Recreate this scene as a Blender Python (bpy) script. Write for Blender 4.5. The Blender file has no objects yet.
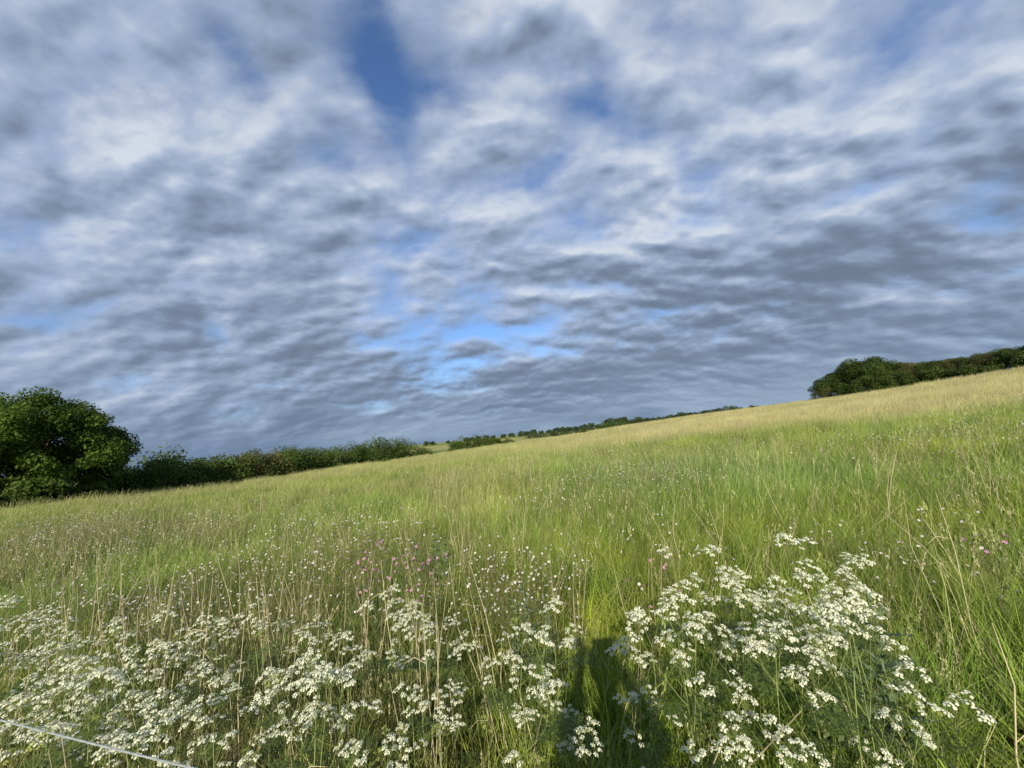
import bpy, math, random
import numpy as np
from mathutils import Vector, Matrix, Euler
rng = np.random.default_rng(7)
random.seed(7)
S = bpy.context.scene
C = S.collection
# ------------------------------------------------------------------ camera frame
F_PX = 385.0; PITCH = math.radians(7.6); ROLL = math.radians(5.5); EYE = 1.65
FWD = np.array([0, math.cos(PITCH), math.sin(PITCH)])
R0 = np.array([1.0, 0, 0]); U0 = np.array([0, -math.sin(PITCH), math.cos(PITCH)])
RGT = R0*math.cos(ROLL) - U0*math.sin(ROLL)
UPV = U0*math.cos(ROLL) + R0*math.sin(ROLL)
def ray(x, y):
    d = FWD*F_PX + RGT*(x-512) + UPV*(384-y)
    return d/np.linalg.norm(d)
def az_of(x, y):
    d = ray(x, y); return math.atan2(d[0], d[1])
def tan_el(x, y):
    d = ray(x, y); return d[2]/math.hypot(d[0], d[1])
# ------------------------------------------------------------------ terrain
# the meadow rises to a brow on the right and falls away to a hedge on the left
EDGE = [(0,506,44),(140,493,52),(280,477,66),(400,460,92),(440,454.5,108),(516,443,128),(560,437,145),(615,427.5,150),
        (700,415,140),(800,402.5,125),(900,388,112),(1024,368,100)]
_az = np.array([az_of(x, y) for x, y, D in EDGE]); _D = np.array([D for *_, D in EDGE], float)
_H = np.array([EYE + D*tan_el(x, y) - 0.45 for x, y, D in EDGE])
_fa = np.radians(np.linspace(-180, 180, 721))
_fD = np.interp(_fa, np.concatenate([[-math.pi, -1.5], _az, [1.5, math.pi]]), np.concatenate([[60, 40], _D, [90, 60]]))
_fH = np.interp(_fa, np.concatenate([[-math.pi, -1.6], _az, [1.5, math.pi]]), np.concatenate([[0, -1.2], _H, [4.5, 0]]))
_k = np.exp(-0.5*(np.arange(-8, 9)/2.5)**2); _k /= _k.sum()
_fD = np.convolve(np.pad(_fD, 8, mode='edge'), _k, 'valid'); _fH = np.convolve(np.pad(_fH, 8, mode='edge'), _k, 'valid')
def sstep(t):
    t = np.clip(t, 0, 1); return t*t*(3-2*t)
def hgt(x, y):
    x = np.asarray(x, float); y = np.asarray(y, float)
    r = np.hypot(x, y); a = np.arctan2(x, y)
    D = np.interp(a, _fa, _fD); H = np.interp(a, _fa, _fH)
    near = H*np.clip(r/D, 0, 1.15)**1.25
    far = -3.6 + 3.3*sstep((r-165)/300) + 0.5*np.sin(x/170+1.0)*np.sin(y/210)*sstep((r-150)/200)*(1-sstep((r-900)/900))
    w = sstep((r-D)/(D*0.9))
    und = (0.05*np.sin(x*0.31+y*0.17)+0.04*np.sin(x*0.13-y*0.41+2))*sstep(r/6)*(1-w)
    return near*(1-w) + far*w + und
def hz(x, y): return float(hgt(x, y))
def edge_D(a): return float(np.interp(a, _fa, _fD))
def at(px, py, r):
    """ground point at horizontal distance r in the bearing of a picture column"""
    a = az_of(px, py); x, y = r*math.sin(a), r*math.cos(a)
    return x, y, hz(x, y)
# ------------------------------------------------------------------ helpers
def tag(o, label=None, cat=None, group=None, kind=None):
    if label: o['label'] = label
    if cat: o['category'] = cat
    if group: o['group'] = group
    if kind: o['kind'] = kind
    return o
def mesh(name, V, Fc, mat=None, smooth=False, attrs=None):
    """V (n,3); Fc list of arrays (m,k) of quads / tris"""
    me = bpy.data.meshes.new(name)
    V = np.asarray(V, np.float32)
    if not isinstance(Fc, (list, tuple)): Fc = [Fc]
    Fc = [np.asarray(f, np.int32) for f in Fc if len(f)]
    nl = sum(f.size for f in Fc); npoly = sum(len(f) for f in Fc)
    me.vertices.add(len(V)); me.vertices.foreach_set('co', V.ravel())
    me.loops.add(nl); me.loops.foreach_set('vertex_index', np.concatenate([f.ravel() for f in Fc]))
    me.polygons.add(npoly)
    tot = np.concatenate([np.full(len(f), f.shape[1]) for f in Fc])
    st = np.concatenate([[0], np.cumsum(tot)[:-1]])
    me.polygons.foreach_set('loop_start', st.astype(np.int32))
    if smooth: me.polygons.foreach_set('use_smooth', np.ones(npoly, bool))
    if attrs:
        for k, a in attrs.items():
            at_ = me.attributes.new(k, 'FLOAT_COLOR', 'POINT')
            c = np.ones((len(V), 4), np.float32); c[:, :a.shape[1]] = a
            at_.data.foreach_set('color', c.ravel())
    me.update(calc_edges=True); me.validate()
    if mat: me.materials.append(mat)
    return me
def obj(name, me, parent=None, loc=(0,0,0), rot=(0,0,0), scale=1.0, col=None):
    o = bpy.data.objects.new(name, me); (col or C).objects.link(o)
    o.location = loc; o.rotation_euler = rot
    o.scale = (scale,)*3 if not hasattr(scale, '__len__') else scale
    if parent: o.parent = parent
    return o
class MB:
    """collects verts and faces for one mesh"""
    def __init__(s): s.v = []; s.q = []; s.t = []; s.n = 0; s.c = []
    def add(s, V, Q=None, T=None, col=None):
        V = np.asarray(V, float); s.v.append(V)
        if Q is not None and len(Q): s.q.append(np.asarray(Q)+s.n)
        if T is not None and len(T): s.t.append(np.asarray(T)+s.n)
        s.c.append(np.tile(np.asarray(col if col is not None else (1, 0, 0), float), (len(V), 1)) if col is None or np.ndim(col) == 1 else np.asarray(col))
        s.n += len(V)
    def tube(s, P, R, k=5, col=None, cap=True):
        P = np.asarray(P, float); R = np.broadcast_to(np.asarray(R, float), (len(P),))
        T = np.gradient(P, axis=0); T /= np.linalg.norm(T, axis=1)[:, None]+1e-9
        ref = np.array([0, 0, 1.0]) if abs(T[0, 2]) < 0.8 else np.array([1.0, 0, 0])
        V = []
        for p, t, r in zip(P, T, R):
            a = np.cross(t, ref); a /= np.linalg.norm(a)+1e-9; b = np.cross(t, a)
            th = np.arange(k)*2*math.pi/k
            V.append(p+r*(np.cos(th)[:, None]*a+np.sin(th)[:, None]*b))
        V = np.concatenate(V); Q = []
        for i in range(len(P)-1):
            for j in range(k):
                Q.append((i*k+j, i*k+(j+1) % k, (i+1)*k+(j+1) % k, (i+1)*k+j))
        T_ = []
        if cap:
            V = np.vstack([V, P[-1]]); c = len(V)-1
            for j in range(k): T_.append(((len(P)-1)*k+j, (len(P)-1)*k+(j+1) % k, c))
        s.add(V, Q, T_, col)
    def mesh(s, name, mat=None, smooth=False):
        F_ = []
        if s.q: F_.append(np.concatenate(s.q))
        if s.t: F_.append(np.concatenate(s.t))
        return mesh(name, np.concatenate(s.v), F_, mat, smooth, {'bcol': np.concatenate(s.c)})
# node helpers
class NT:
    def __init__(s, tree): s.t = tree; s.n = tree.nodes; s.l = tree.links
    def node(s, ty, **kw):
        n = s.n.new(ty)
        for k, v in kw.items(): setattr(n, k, v)
        return n
    def link(s, a, b): s.l.new(a, b)
    def set(s, sock, v):
        if hasattr(v, 'is_linked') or isinstance(v, bpy.types.NodeSocket): s.l.new(v, sock)
        else: sock.default_value = v
    def math(s, op, a, b=0.0, c=0.0, clamp=False):
        n = s.n.new('ShaderNodeMath'); n.operation = op; n.use_clamp = clamp
        s.set(n.inputs[0], a); s.set(n.inputs[1], b); s.set(n.inputs[2], c); return n.outputs[0]
    def vec(s, op, a, b=(0,0,0), scale=None):
        n = s.n.new('ShaderNodeVectorMath'); n.operation = op
        s.set(n.inputs[0], a); s.set(n.inputs[1], b)
        if scale is not None: s.set(n.inputs['Scale'], scale)
        return n.outputs['Value'] if op in ('DOT_PRODUCT', 'LENGTH') else n.outputs[0]
    def mix(s, f, a, b, mode='MIX'):
        n = s.n.new('ShaderNodeMix'); n.data_type = 'RGBA'; n.blend_type = mode; n.clamp_factor = True
        s.set(n.inputs[0], f); s.set(n.inputs[6], a); s.set(n.inputs[7], b); return n.outputs[2]
    def ss(s, v, a, b):
        n = s.n.new('ShaderNodeMapRange'); n.interpolation_type = 'SMOOTHSTEP'
        s.set(n.inputs[0], v); s.set(n.inputs[1], a); s.set(n.inputs[2], b); return n.outputs[0]
    def noise(s, v, scale, detail=2, rough=0.5, dist=0.0, lac=2.0):
        n = s.n.new('ShaderNodeTexNoise'); s.set(n.inputs['Vector'], v); n.inputs['Scale'].default_value = scale
        n.inputs['Detail'].default_value = detail; n.inputs['Roughness'].default_value = rough
        n.inputs['Distortion'].default_value = dist; n.inputs['Lacunarity'].default_value = lac
        return n.outputs[0], n.outputs[1]
def new_mat(name):
    m = bpy.data.materials.new(name); m.use_nodes = True; m.node_tree.nodes.clear()
    return m, NT(m.node_tree)
def finish(N, shader):
    o = N.node('ShaderNodeOutputMaterial'); N.link(shader, o.inputs['Surface'])
def simple(name, col, rough=0.6, noise_scale=0, amp=0.25, metallic=0.0, bump=0.0):
    m, N = new_mat(name); b = N.node('ShaderNodeBsdfPrincipled')
    b.inputs['Roughness'].default_value = rough; b.inputs['Metallic'].default_value = metallic
    if noise_scale:
        tc = N.node('ShaderNodeTexCoord'); f, _ = N.noise(tc.outputs['Object'], noise_scale, 5)
        k = N.ss(f, 0.3, 0.7)
        N.link(N.mix(k, tuple(c*(1-amp) for c in col)+(1,), tuple(min(1, c*(1+amp)) for c in col)+(1,)), b.inputs['Base Color'])
        if bump:
            bp = N.node('ShaderNodeBump'); bp.inputs['Strength'].default_value = bump; bp.inputs['Distance'].default_value = 0.02
            N.link(f, bp.inputs['Height']); N.link(bp.outputs[0], b.inputs['Normal'])
    else: b.inputs['Base Color'].default_value = tuple(col)+(1,)
    finish(N, b.outputs[0]); return m
def leaf_mat(name, dark, light, transl=0.3, rough=0.55, scale=0.5, spec=0.25, attr=True, transcol=None):
    """leaf surface: two pigments, broken up over the plant and from leaf to leaf"""
    m, N = new_mat(name)
    tc = N.node('ShaderNodeTexCoord'); f, _ = N.noise(tc.outputs['Object'], scale, 3)
    k = N.ss(f, 0.35, 0.68)
    if attr:
        a = N.node('ShaderNodeAttribute'); a.attribute_name = 'bcol'
        sp = N.node('ShaderNodeSeparateColor'); N.link(a.outputs['Color'], sp.inputs[0])
        k = N.math('ADD', N.math('MULTIPLY', k, 0.6), N.math('MULTIPLY', sp.outputs[1], 0.5), clamp=True)
    col = N.mix(k, tuple(dark)+(1,), tuple(light)+(1,))
    if attr:
        cc = N.node('ShaderNodeCombineColor')
        for i in range(3): N.link(sp.outputs[0], cc.inputs[i])
        col = N.mix(1.0, col, cc.outputs[0], 'MULTIPLY')
    b = N.node('ShaderNodeBsdfPrincipled'); N.link(col, b.inputs['Base Color'])
    b.inputs['Roughness'].default_value = rough; b.inputs['Specular IOR Level'].default_value = spec
    t = N.node('ShaderNodeBsdfTranslucent'); N.link(col, t.inputs['Color'])
    mx = N.node('ShaderNodeMixShader'); mx.inputs[0].default_value = transl
    N.link(b.outputs[0], mx.inputs[1]); N.link(t.outputs[0], mx.inputs[2])
    finish(N, mx.outputs[0]); return m
# ------------------------------------------------------------------ camera, sun, sky
cam = bpy.data.objects.new('camera', bpy.data.cameras.new('camera')); C.objects.link(cam)
cam.data.sensor_width = 36; cam.data.lens = 36*F_PX/1024
cam.data.clip_start = 0.02; cam.data.clip_end = 12000
M3 = Matrix(((RGT[0], UPV[0], -FWD[0]), (RGT[1], UPV[1], -FWD[1]), (RGT[2], UPV[2], -FWD[2])))
cam.matrix_world = Matrix.Translation((0, 0, EYE)) @ M3.to_4x4()
S.camera = cam
anti = ray(594, 640)                       # the photographer's shadow points away from the sun
SUN_EL = math.asin(-anti[2]); SUN_AZ = math.atan2(-anti[0], -anti[1])
sun = bpy.data.lights.new('sun', 'SUN'); sun.energy = 4.9; sun.angle = math.radians(0.53); sun.color = (1.0, 0.90, 0.74)
so = bpy.data.objects.new('sun', sun); C.objects.link(so)
so.rotation_euler = Vector(anti).to_track_quat('-Z', 'Y').to_euler()
so.location = (-20, -30, 30)
W = bpy.data.worlds.new("World"); S.world = W; W.use_nodes = True
W.node_tree.nodes.clear(); N = NT(W.node_tree)
sky = N.node('ShaderNodeTexSky'); sky.sky_type = 'NISHITA'; sky.sun_disc = False
sky.sun_elevation = SUN_EL; sky.sun_rotation = SUN_AZ
sky.air_density = 1.0; sky.dust_density = 0.6; sky.ozone_density = 2.0
tc = N.node('ShaderNodeTexCoord'); D = tc.outputs['Generated']
sx = N.node('ShaderNodeSeparateXYZ'); N.link(D, sx.inputs[0])
zz = N.math('MAXIMUM', sx.outputs[2], 0.0)
inv = N.math('DIVIDE', 1.0, N.math('ADD', zz, 0.36))
P = N.vec('SCALE', D, scale=inv)
cb = N.node('ShaderNodeCombineXYZ'); s2 = N.node('ShaderNodeSeparateXYZ'); N.link(P, s2.inputs[0])
N.link(s2.outputs[0], cb.inputs[0]); N.link(N.math('MULTIPLY', s2.outputs[1], 1.35), cb.inputs[1]); cb.inputs[2].default_value = 3.7
P = cb.outputs[0]
_, wv = N.noise(P, 1.1, 3)
P = N.vec('ADD', P, N.vec('SCALE', N.vec('SUBTRACT', wv, (0.5, 0.5, 0.5)), scale=0.16))
LOW = N.math('EXPONENT', N.math('MULTIPLY', zz, -5.0))
def field(Pv):
    big, _ = N.noise(Pv, 1.1, 3, 0.5)
    med, _ = N.noise(Pv, 3.6, 8, 0.52, 0.0)
    vo_ = N.node('ShaderNodeTexVoronoi'); vo_.voronoi_dimensions = '2D'; vo_.feature = 'SMOOTH_F1'; N.link(N.vec('MULTIPLY', Pv, (0.8, 1.0, 1.0)), vo_.inputs['Vector'])
    vo_.inputs['Scale'].default_value = 5.0; vo_.inputs['Detail'].default_value = 3.0; vo_.inputs['Roughness'].default_value = 0.45; vo_.inputs['Smoothness'].default_value = 0.7
    puf = N.math('SUBTRACT', 0.95, vo_.outputs['Distance'])
    return N.math('ADD', N.math('ADD', N.math('MULTIPLY', big, 0.85), N.math('MULTIPLY', med, 0.95)), N.math('MULTIPLY', puf, N.math('SUBTRACT', 0.42, N.math('MULTIPLY', LOW, 0.22))))
f0 = field(P)
SD = np.array([anti[0], anti[1]*1.35]); SD = SD/np.linalg.norm(SD)*0.05
f1 = field(N.vec('ADD', P, (float(SD[0]), float(SD[1]), 0.0)))
# broad weather pattern: thinner and thicker stretches of the cloud sheet (directions in the sky)
def blob(px, py, rx, ry, ang=0.0):
    c = ray(px, py); ex = ray(px+1, py)-c; ey = ray(px, py-1)-c
    a = math.radians(ang); u = ex*math.cos(a)+ey*math.sin(a); v = -ex*math.sin(a)+ey*math.cos(a)
    u = u/np.dot(u, u)/rx; v = v/np.dot(v, v)/ry
    d = N.vec('SUBTRACT', D, tuple(float(q) for q in c))
    a_ = N.vec('DOT_PRODUCT', d, tuple(float(q) for q in u)); b_ = N.vec('DOT_PRODUCT', d, tuple(float(q) for q in v))
    front = N.vec('DOT_PRODUCT', D, tuple(float(q) for q in c))
    r2 = N.math('ADD', N.math('MULTIPLY', a_, a_), N.math('MULTIPLY', b_, b_))
    return N.math('MULTIPLY', N.math('EXPONENT', N.math('MULTIPLY', r2, -1.0)), N.math('GREATER_THAN', front, 0.0))
def blobs(L):
    acc = None
    for (*g, w) in L:
        t = N.math('MULTIPLY', blob(*g), w); acc = t if acc is None else N.math('ADD', acc, t)
    return acc
cover = blobs([  # x, y, rx, ry, angle, weight (negative opens blue)
    (378, 55, 27, 66, 8, -.30), (398, 125, 22, 36, 12, -.16), (225, 35, 40, 30, -35, -.22), (325, 165, 20, 8, 0, .06), (560, 60, 120, 60, -20, -.13), (372, 5, 36, 50, 0, -.22), (600, 110, 60, 20, -20, -.08), (420, 260, 60, 30, 0, -.06), (105, -30, 90, 25, 0, -.12),
    (255, 90, 25, 25, -30, -.10), (330, 165, 40, 15, 0, -.16), (425, 322, 34, 22, 15, -.20), (475, 332, 26, 10, 0, -.16), (400, 275, 25, 30, 0, -.18),
    (20, 322, 50, 9, -5, -.26), (600, 60, 14, 50, -25, -.08), (575, 100, 26, 18, -20, -.06), (975, 8, 24, 10, 20, -.10),
    (535, 240, 36, 12, 10, -.20), (640, 200, 22, 10, 10, -.16), (700, 15, 30, 10, 0, -.04),
    (250, 205, 20, 20, 0, -.08), (640, 350, 40, 8, 5, -.05), (60, 350, 90, 12, 0, -.05),
    (250, 365, 60, 16, 0, .14), (650, 290, 60, 25, 5, .10), (160, 240, 200, 60, -10, .12), (300, 330, 110, 40, -12, .10), (120, 180, 120, 80, 0, .08), (850, 260, 260, 90, 20, .14), (300, 60, 40, 50, 0, .05), (480, 120, 60, 60, 0, .07)])
low = N.math('EXPONENT', N.math('MULTIPLY', zz, -5.0))
dens = N.math('ADD', N.math('ADD', N.math('SUBTRACT', f0, 0.395), N.math('MULTIPLY', low, 0.46)), cover)
ton, _ = N.noise(N.vec('ADD', P, (8.2, 2.3, 0)), 1.5, 7, 0.55)
rag, _ = N.noise(P, 6.5, 7, 0.6, 0.0)
alpha = N.ss(N.math('ADD', dens, N.math('MULTIPLY', N.math('SUBTRACT', rag, 0.5), 0.50)), 0.26, 0.78)
thick = N.ss(dens, 0.55, 1.1)
rel = N.math('MULTIPLY', N.math('SUBTRACT', f1, f0), N.math('SUBTRACT', 2.0, N.math('MULTIPLY', low, 0.9)))
tone = blobs([  # darker (+) and brighter (-) stretches of the cloud base
    (900, 245, 190, 34, 16, .28), (960, 235, 120, 22, 12, .14), (680, 320, 240, 40, 6, .22), (560, 375, 330, 26, 5, .20), (200, 320, 200, 30, -6, .22),
    (230, 240, 130, 40, -8, .14), (20, 170, 90, 60, -10, .12), (650, 150, 90, 50, 30, .06), (330, 360, 200, 20, 0, .10),
    (110, 70, 110, 60, -15, -.12), (270, 110, 60, 40, -30, -.12), (640, 225, 70, 20, 15, -.16), (880, 120, 150, 30, 24, -.12), (990, 130, 80, 25, 22, -.10),
    (120, 300, 120, 14, -8, -.12), (660, 220, 30, 14, 15, -.20), (560, 300, 60, 16, 10, -.12), (450, 180, 60, 60, 0, -.16), (480, 30, 60, 60, 0, -.05)])
dark = N.math('ADD', N.math('MULTIPLY', thick, 0.20), N.math('ADD', 0.24, N.math('MULTIPLY', low, 0.18)))
dark = N.math('ADD', dark, N.math('MULTIPLY', N.math('SUBTRACT', ton, 0.5), 0.75))
dark = N.math('SUBTRACT', N.math('ADD', dark, tone), rel, clamp=True)
cr = N.node('ShaderNodeValToRGB'); N.link(dark, cr.inputs[0])
els = cr.color_ramp.elements
els[0].position = 0.0; els[0].color = (0.82, 0.84, 0.87, 1)
els[1].position = 1.0; els[1].color = (0.200, 0.245, 0.320, 1)
for p, c in ((0.25, (0.53, 0.60, 0.72, 1)), (0.5, (0.36, 0.435, 0.56, 1)), (0.75, (0.245, 0.30, 0.39, 1))):
    e = els.new(p); e.color = c
SKYS = 0.10
cloud = N.mix(1.0, cr.outputs[0], (0.735/SKYS, 0.785/SKYS, 0.86/SKYS, 1), 'MULTIPLY')
haze = N.math('EXPONENT', N.math('MULTIPLY', zz, -13.0))
sk = N.mix(1.0, sky.outputs[0], (1.0, 1.25, 1.60, 1), 'MULTIPLY')
# distant cloud base melts into a steel blue band over the horizon
st, _ = N.noise(P, 0.9, 4, 0.6)
band = N.mix(N.ss(st, 0.40, 0.66), (0.125/SKYS, 0.20/SKYS, 0.315/SKYS, 1), (0.30/SKYS, 0.40/SKYS, 0.53/SKYS, 1))
allc = N.mix(alpha, sk, cloud)
allc = N.mix(N.math('MULTIPLY', haze, 0.85), allc, band)
bg = N.node('ShaderNodeBackground'); N.link(allc, bg.inputs[0]); bg.inputs[1].default_value = SKYS*0.80
wo = N.node('ShaderNodeOutputWorld'); N.link(bg.outputs[0], wo.inputs[0])
W.cycles.sampling_method = 'MANUAL'; W.cycles.sample_map_resolution = 512
S.render.engine = 'CYCLES'
S.view_settings.view_transform = 'Standard'; S.view_settings.look = 'None'; S.view_settings.gamma = 1
S.view_settings.use_curve_mapping = False; S.view_settings.exposure = 0.42
S.cycles.use_denoising = True
S.cycles.max_bounces = 6; S.cycles.diffuse_bounces = 3; S.cycles.glossy_bounces = 2; S.cycles.transmission_bounces = 4
S.cycles.transparent_max_bounces = 8
# ------------------------------------------------------------------ ground: one sheet to the horizon
def polar_ground():
    r = np.concatenate([[0], np.geomspace(0.6, 9000, 150)])
    a = np.radians(np.arange(0, 360, 1.5)); na = len(a)
    X = np.outer(r[1:], np.sin(a)); Y = np.outer(r[1:], np.cos(a)); Z = hgt(X, Y)
    V = np.vstack([[0, 0, hz(0, 0)], np.stack([X.ravel(), Y.ravel(), Z.ravel()], 1)])
    n = len(r)-1; i, j = np.meshgrid(np.arange(n-1), np.arange(na), indexing='ij'); j2 = (j+1) % na
    Q = np.stack([1+i*na+j, 1+i*na+j2, 1+(i+1)*na+j2, 1+(i+1)*na+j], -1).reshape(-1, 4)[:, ::-1]
    jj = np.arange(na); T = np.stack([np.zeros(na, int), 1+(jj+1) % na, 1+jj], 1)
    return V, Q, T
m, N = new_mat('meadow_soil')
geo = N.node('ShaderNodeNewGeometry'); Pp = geo.outputs['Position']
sp = N.node('ShaderNodeSeparateXYZ'); N.link(Pp, sp.inputs[0])
dist = N.vec('LENGTH', Pp)
n1, _ = N.noise(Pp, 0.35, 5, 0.6); n2, _ = N.noise(Pp, 9.0, 4, 0.6); n3, _ = N.noise(Pp, 0.035, 4, 0.55)
soil = N.mix(N.ss(n2, 0.35, 0.65), (0.035, 0.042, 0.014, 1), (0.085, 0.085, 0.030, 1))
turf = N.mix(N.ss(n1, 0.35, 0.65), (0.13, 0.18, 0.040, 1), (0.24, 0.245, 0.085, 1))
# far fields: strips of pasture, young corn and hay
mp = N.node('ShaderNodeMapping'); mp.inputs['Rotation'].default_value = (0, 0, 0.22); mp.inputs['Scale'].default_value = (0.0022, 0.0075, 0.01)
N.link(Pp, mp.inputs['Vector'])
vo = N.node('ShaderNodeTexVoronoi'); vo.inputs['Scale'].default_value = 1.0; N.link(mp.outputs[0], vo.inputs['Vector'])
fr = N.node('ShaderNodeValToRGB'); fr.color_ramp.interpolation = 'CONSTANT'
sc_ = N.node('ShaderNodeSeparateColor'); N.link(vo.outputs['Color'], sc_.inputs[0]); N.link(sc_.outputs[0], fr.inputs[0])
e = fr.color_ramp.elements; e[0].position = 0; e[0].color = (0.20, 0.235, 0.055, 1); e[1].position = 0.8; e[1].color = (0.28, 0.27, 0.10, 1)
for p_, c_ in ((0.25, (0.09, 0.14, 0.030, 1)), (0.45, (0.24, 0.25, 0.07, 1)), (0.65, (0.13, 0.18, 0.04, 1))):
    q = e.new(p_); q.color = c_
farc = N.mix(0.5, fr.outputs[0], N.mix(N.ss(n3, .35, .65), (0.6, 0.6, 0.6, 1), (1.1, 1.1, 1.1, 1)), 'MULTIPLY')
col = N.mix(N.ss(dist, 25, 90), soil, turf); col = N.mix(N.ss(dist, 150, 230), col, farc)
b = N.node('ShaderNodeBsdfPrincipled'); N.link(col, b.inputs['Base Color']); b.inputs['Roughness'].default_value = 0.9
b.inputs['Specular IOR Level'].default_value = 0.1
bp = N.node('ShaderNodeBump'); bp.inputs['Strength'].default_value = 0.5; bp.inputs['Distance'].default_value = 0.05
N.link(n2, bp.inputs['Height']); N.link(bp.outputs[0], b.inputs['Normal'])
finish(N, b.outputs[0])
V, Q, T = polar_ground()
tag(obj('ground', mesh('ground', V, [Q, T], m, True)), kind='structure')

# ------------------------------------------------------------------ trees and hedges
bark = simple('bark', (0.10, 0.075, 0.05), 0.9, 6, 0.4, bump=0.6)
oak_leaf = leaf_mat('oak_leaf', (0.032, 0.062, 0.010), (0.090, 0.148, 0.022), 0.30, 0.6, 0.25, 0.08)
hedge_leaf = leaf_mat('hedge_leaf', (0.042, 0.076, 0.015), (0.092, 0.136, 0.028), 0.25, 0.6, 0.35, 0.1)
russet_leaf = leaf_mat('russet_leaf', (0.075, 0.065, 0.022), (0.135, 0.11, 0.042), 0.25, 0.6, 0.5)
pale_leaf = leaf_mat('pale_leaf', (0.05, 0.085, 0.022), (0.115, 0.165, 0.05), 0.3, 0.6, 0.5)
copse_leaf = leaf_mat('copse_leaf', (0.028, 0.050, 0.010), (0.068, 0.100, 0.022), 0.25, 0.6, 0.25, 0.1)
copse_leaf_brown = leaf_mat('copse_leaf_brown', (0.050, 0.058, 0.020), (0.105, 0.110, 0.038), 0.25, 0.6, 0.25, 0.1)
far_leaf = leaf_mat('far_leaf', (0.030, 0.052, 0.018), (0.060, 0.092, 0.032), 0.2, 0.6, 0.2)

def leaf_cloud(centers, radii, n, size, squash=0.8, rg=rng, shell=0.55, bright=None):
    """n leaf sprays through a set of ellipsoid clumps; every spray is a small bent quad with its own tilt"""
    centers = np.asarray(centers); radii = np.asarray(radii)
    w = radii**2; w = w/w.sum(); k = rg.choice(len(centers), n, p=w)
    d = rg.normal(size=(n, 3)); d /= np.linalg.norm(d, axis=1)[:, None]
    rr = (shell+(1.08-shell)*rg.random(n)**0.7)
    p = centers[k]+d*rr[:, None]*radii[k][:, None]*np.array([1, 1, squash])
    nrm = d*0.55+rg.normal(size=(n, 3))*0.55+np.array([0, 0, 0.35]); nrm /= np.linalg.norm(nrm, axis=1)[:, None]
    t = np.cross(nrm, rg.normal(size=(n, 3))); t /= np.linalg.norm(t, axis=1)[:, None]; b_ = np.cross(nrm, t)
    s = size*(0.55+0.9*rg.random(n))[:, None]
    V = np.stack([p-t*s*0.6, p+b_*s*0.32-nrm*s*0.08, p+t*s*0.6, p-b_*s*0.32-nrm*s*0.08], 1).reshape(-1, 3)
    Q = np.arange(4*n).reshape(-1, 4)
    cb_ = 0.75+0.5*rg.random(len(centers)); r_ = np.clip(cb_[k]*(0.8+0.4*rg.random(n)), 0.4, 1.5)
    g_ = rg.random(n)*0.6+(rg.random(len(centers))[k]*0.6)
    col = np.repeat(np.stack([r_, g_, np.zeros(n)], 1), 4, axis=0)
    return V, Q, col
def limb_path(a, b, sag, n=6, jit=0.1, rg=rng):
    a = np.asarray(a, float); b = np.asarray(b, float); t = np.linspace(0, 1, n)[:, None]
    P = a+(b-a)*t; P[:, 2] += (np.sin(t*math.pi)*sag)[:, 0]
    P[1:-1] += rg.normal(size=(n-2, 3))*jit*np.linalg.norm(b-a)*0.25
    return P
def tree_meshes(name, H, Rx, base, nclump, nleaf, lsize, leafm, seed, trunk_r=0.35, clump=0.22, droop=0.0, nl=9, shell=0.5, fill=0.5, low=0.30):
    rg = np.random.default_rng(seed)
    # clumps over a broad dome, some inside
    cs = []; rs = []
    for i in range(nclump):
        th = rg.random()*2*math.pi; u = rg.random()**0.85
        el = (u*(1.15+low)-low)*(1-droop*0.2); f = 0.80+0.2*rg.random() if rg.random() > fill*0.5 else 0.35+0.4*rg.random()
        lump = 1+0.16*math.sin(3*th+seed)+0.10*math.sin(5*th+2*seed)
        x = math.cos(el)*math.cos(th)*Rx*f*lump*0.86; y = math.cos(el)*math.sin(th)*Rx*f*lump*0.86
        zc = base+(H-base)*(0.36+0.50*math.sin(el)*f*(1+0.06*math.sin(4*th+seed)))
        cs.append((x, y, max(zc, base*0.6+0.3))); rs.append(clump*Rx*(0.55+0.75*rg.random()))
    V, Q, col = leaf_cloud(cs, rs, nleaf, lsize, 0.72, rg, shell)
    V[:, 2] = np.maximum(V[:, 2], 0.05)
    crown = mesh(name+'_crown', V, Q, leafm, False, {'bcol': col})
    mb = MB(); top = np.array([0, 0, base+(H-base)*0.45])
    P = np.array([[0, 0, -0.8], [0, 0, 0.15], [0.05*Rx*0.3, 0, base*0.6+0.3], [0, 0.03*Rx, base+(H-base)*0.2], list(top), [0.02*Rx, 0, base+(H-base)*0.62]])
    mb.tube(P, np.array([1.7, 1.25, 1.0, 0.85, 0.5, 0.15])*trunk_r, 9)
    sel = rg.choice(len(cs), min(nl, len(cs)), replace=False)
    for k in sel:
        a = P[2]+(P[4]-P[2])*rg.random(); e_ = np.array(cs[k]); L = limb_path(a, e_*[.9,.9,.95], 0.05*Rx, 6, 0.2, rg)
        mb.tube(L, np.linspace(trunk_r*0.45, trunk_r*0.09, 6), 6)
        for q in range(3):
            j = rg.integers(2, 5); e2 = e_*[.85,.85,.93]+rg.normal(size=3)*Rx*0.08
            mb.tube(limb_path(L[j], e2, 0, 4, 0.2, rg), np.linspace(trunk_r*0.16, trunk_r*0.04, 4), 4)
    return crown, mb.mesh(name+'_trunk', bark, True)
def tree(name, meshes, loc, rz, sc, label, cat='tree', group=None):
    t = obj(name, None, loc=loc, rot=(0, 0, rz), scale=sc); tag(t, label, cat, group)
    obj('crown', meshes[0], t); obj('trunk', meshes[1], t)
    return t
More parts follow.
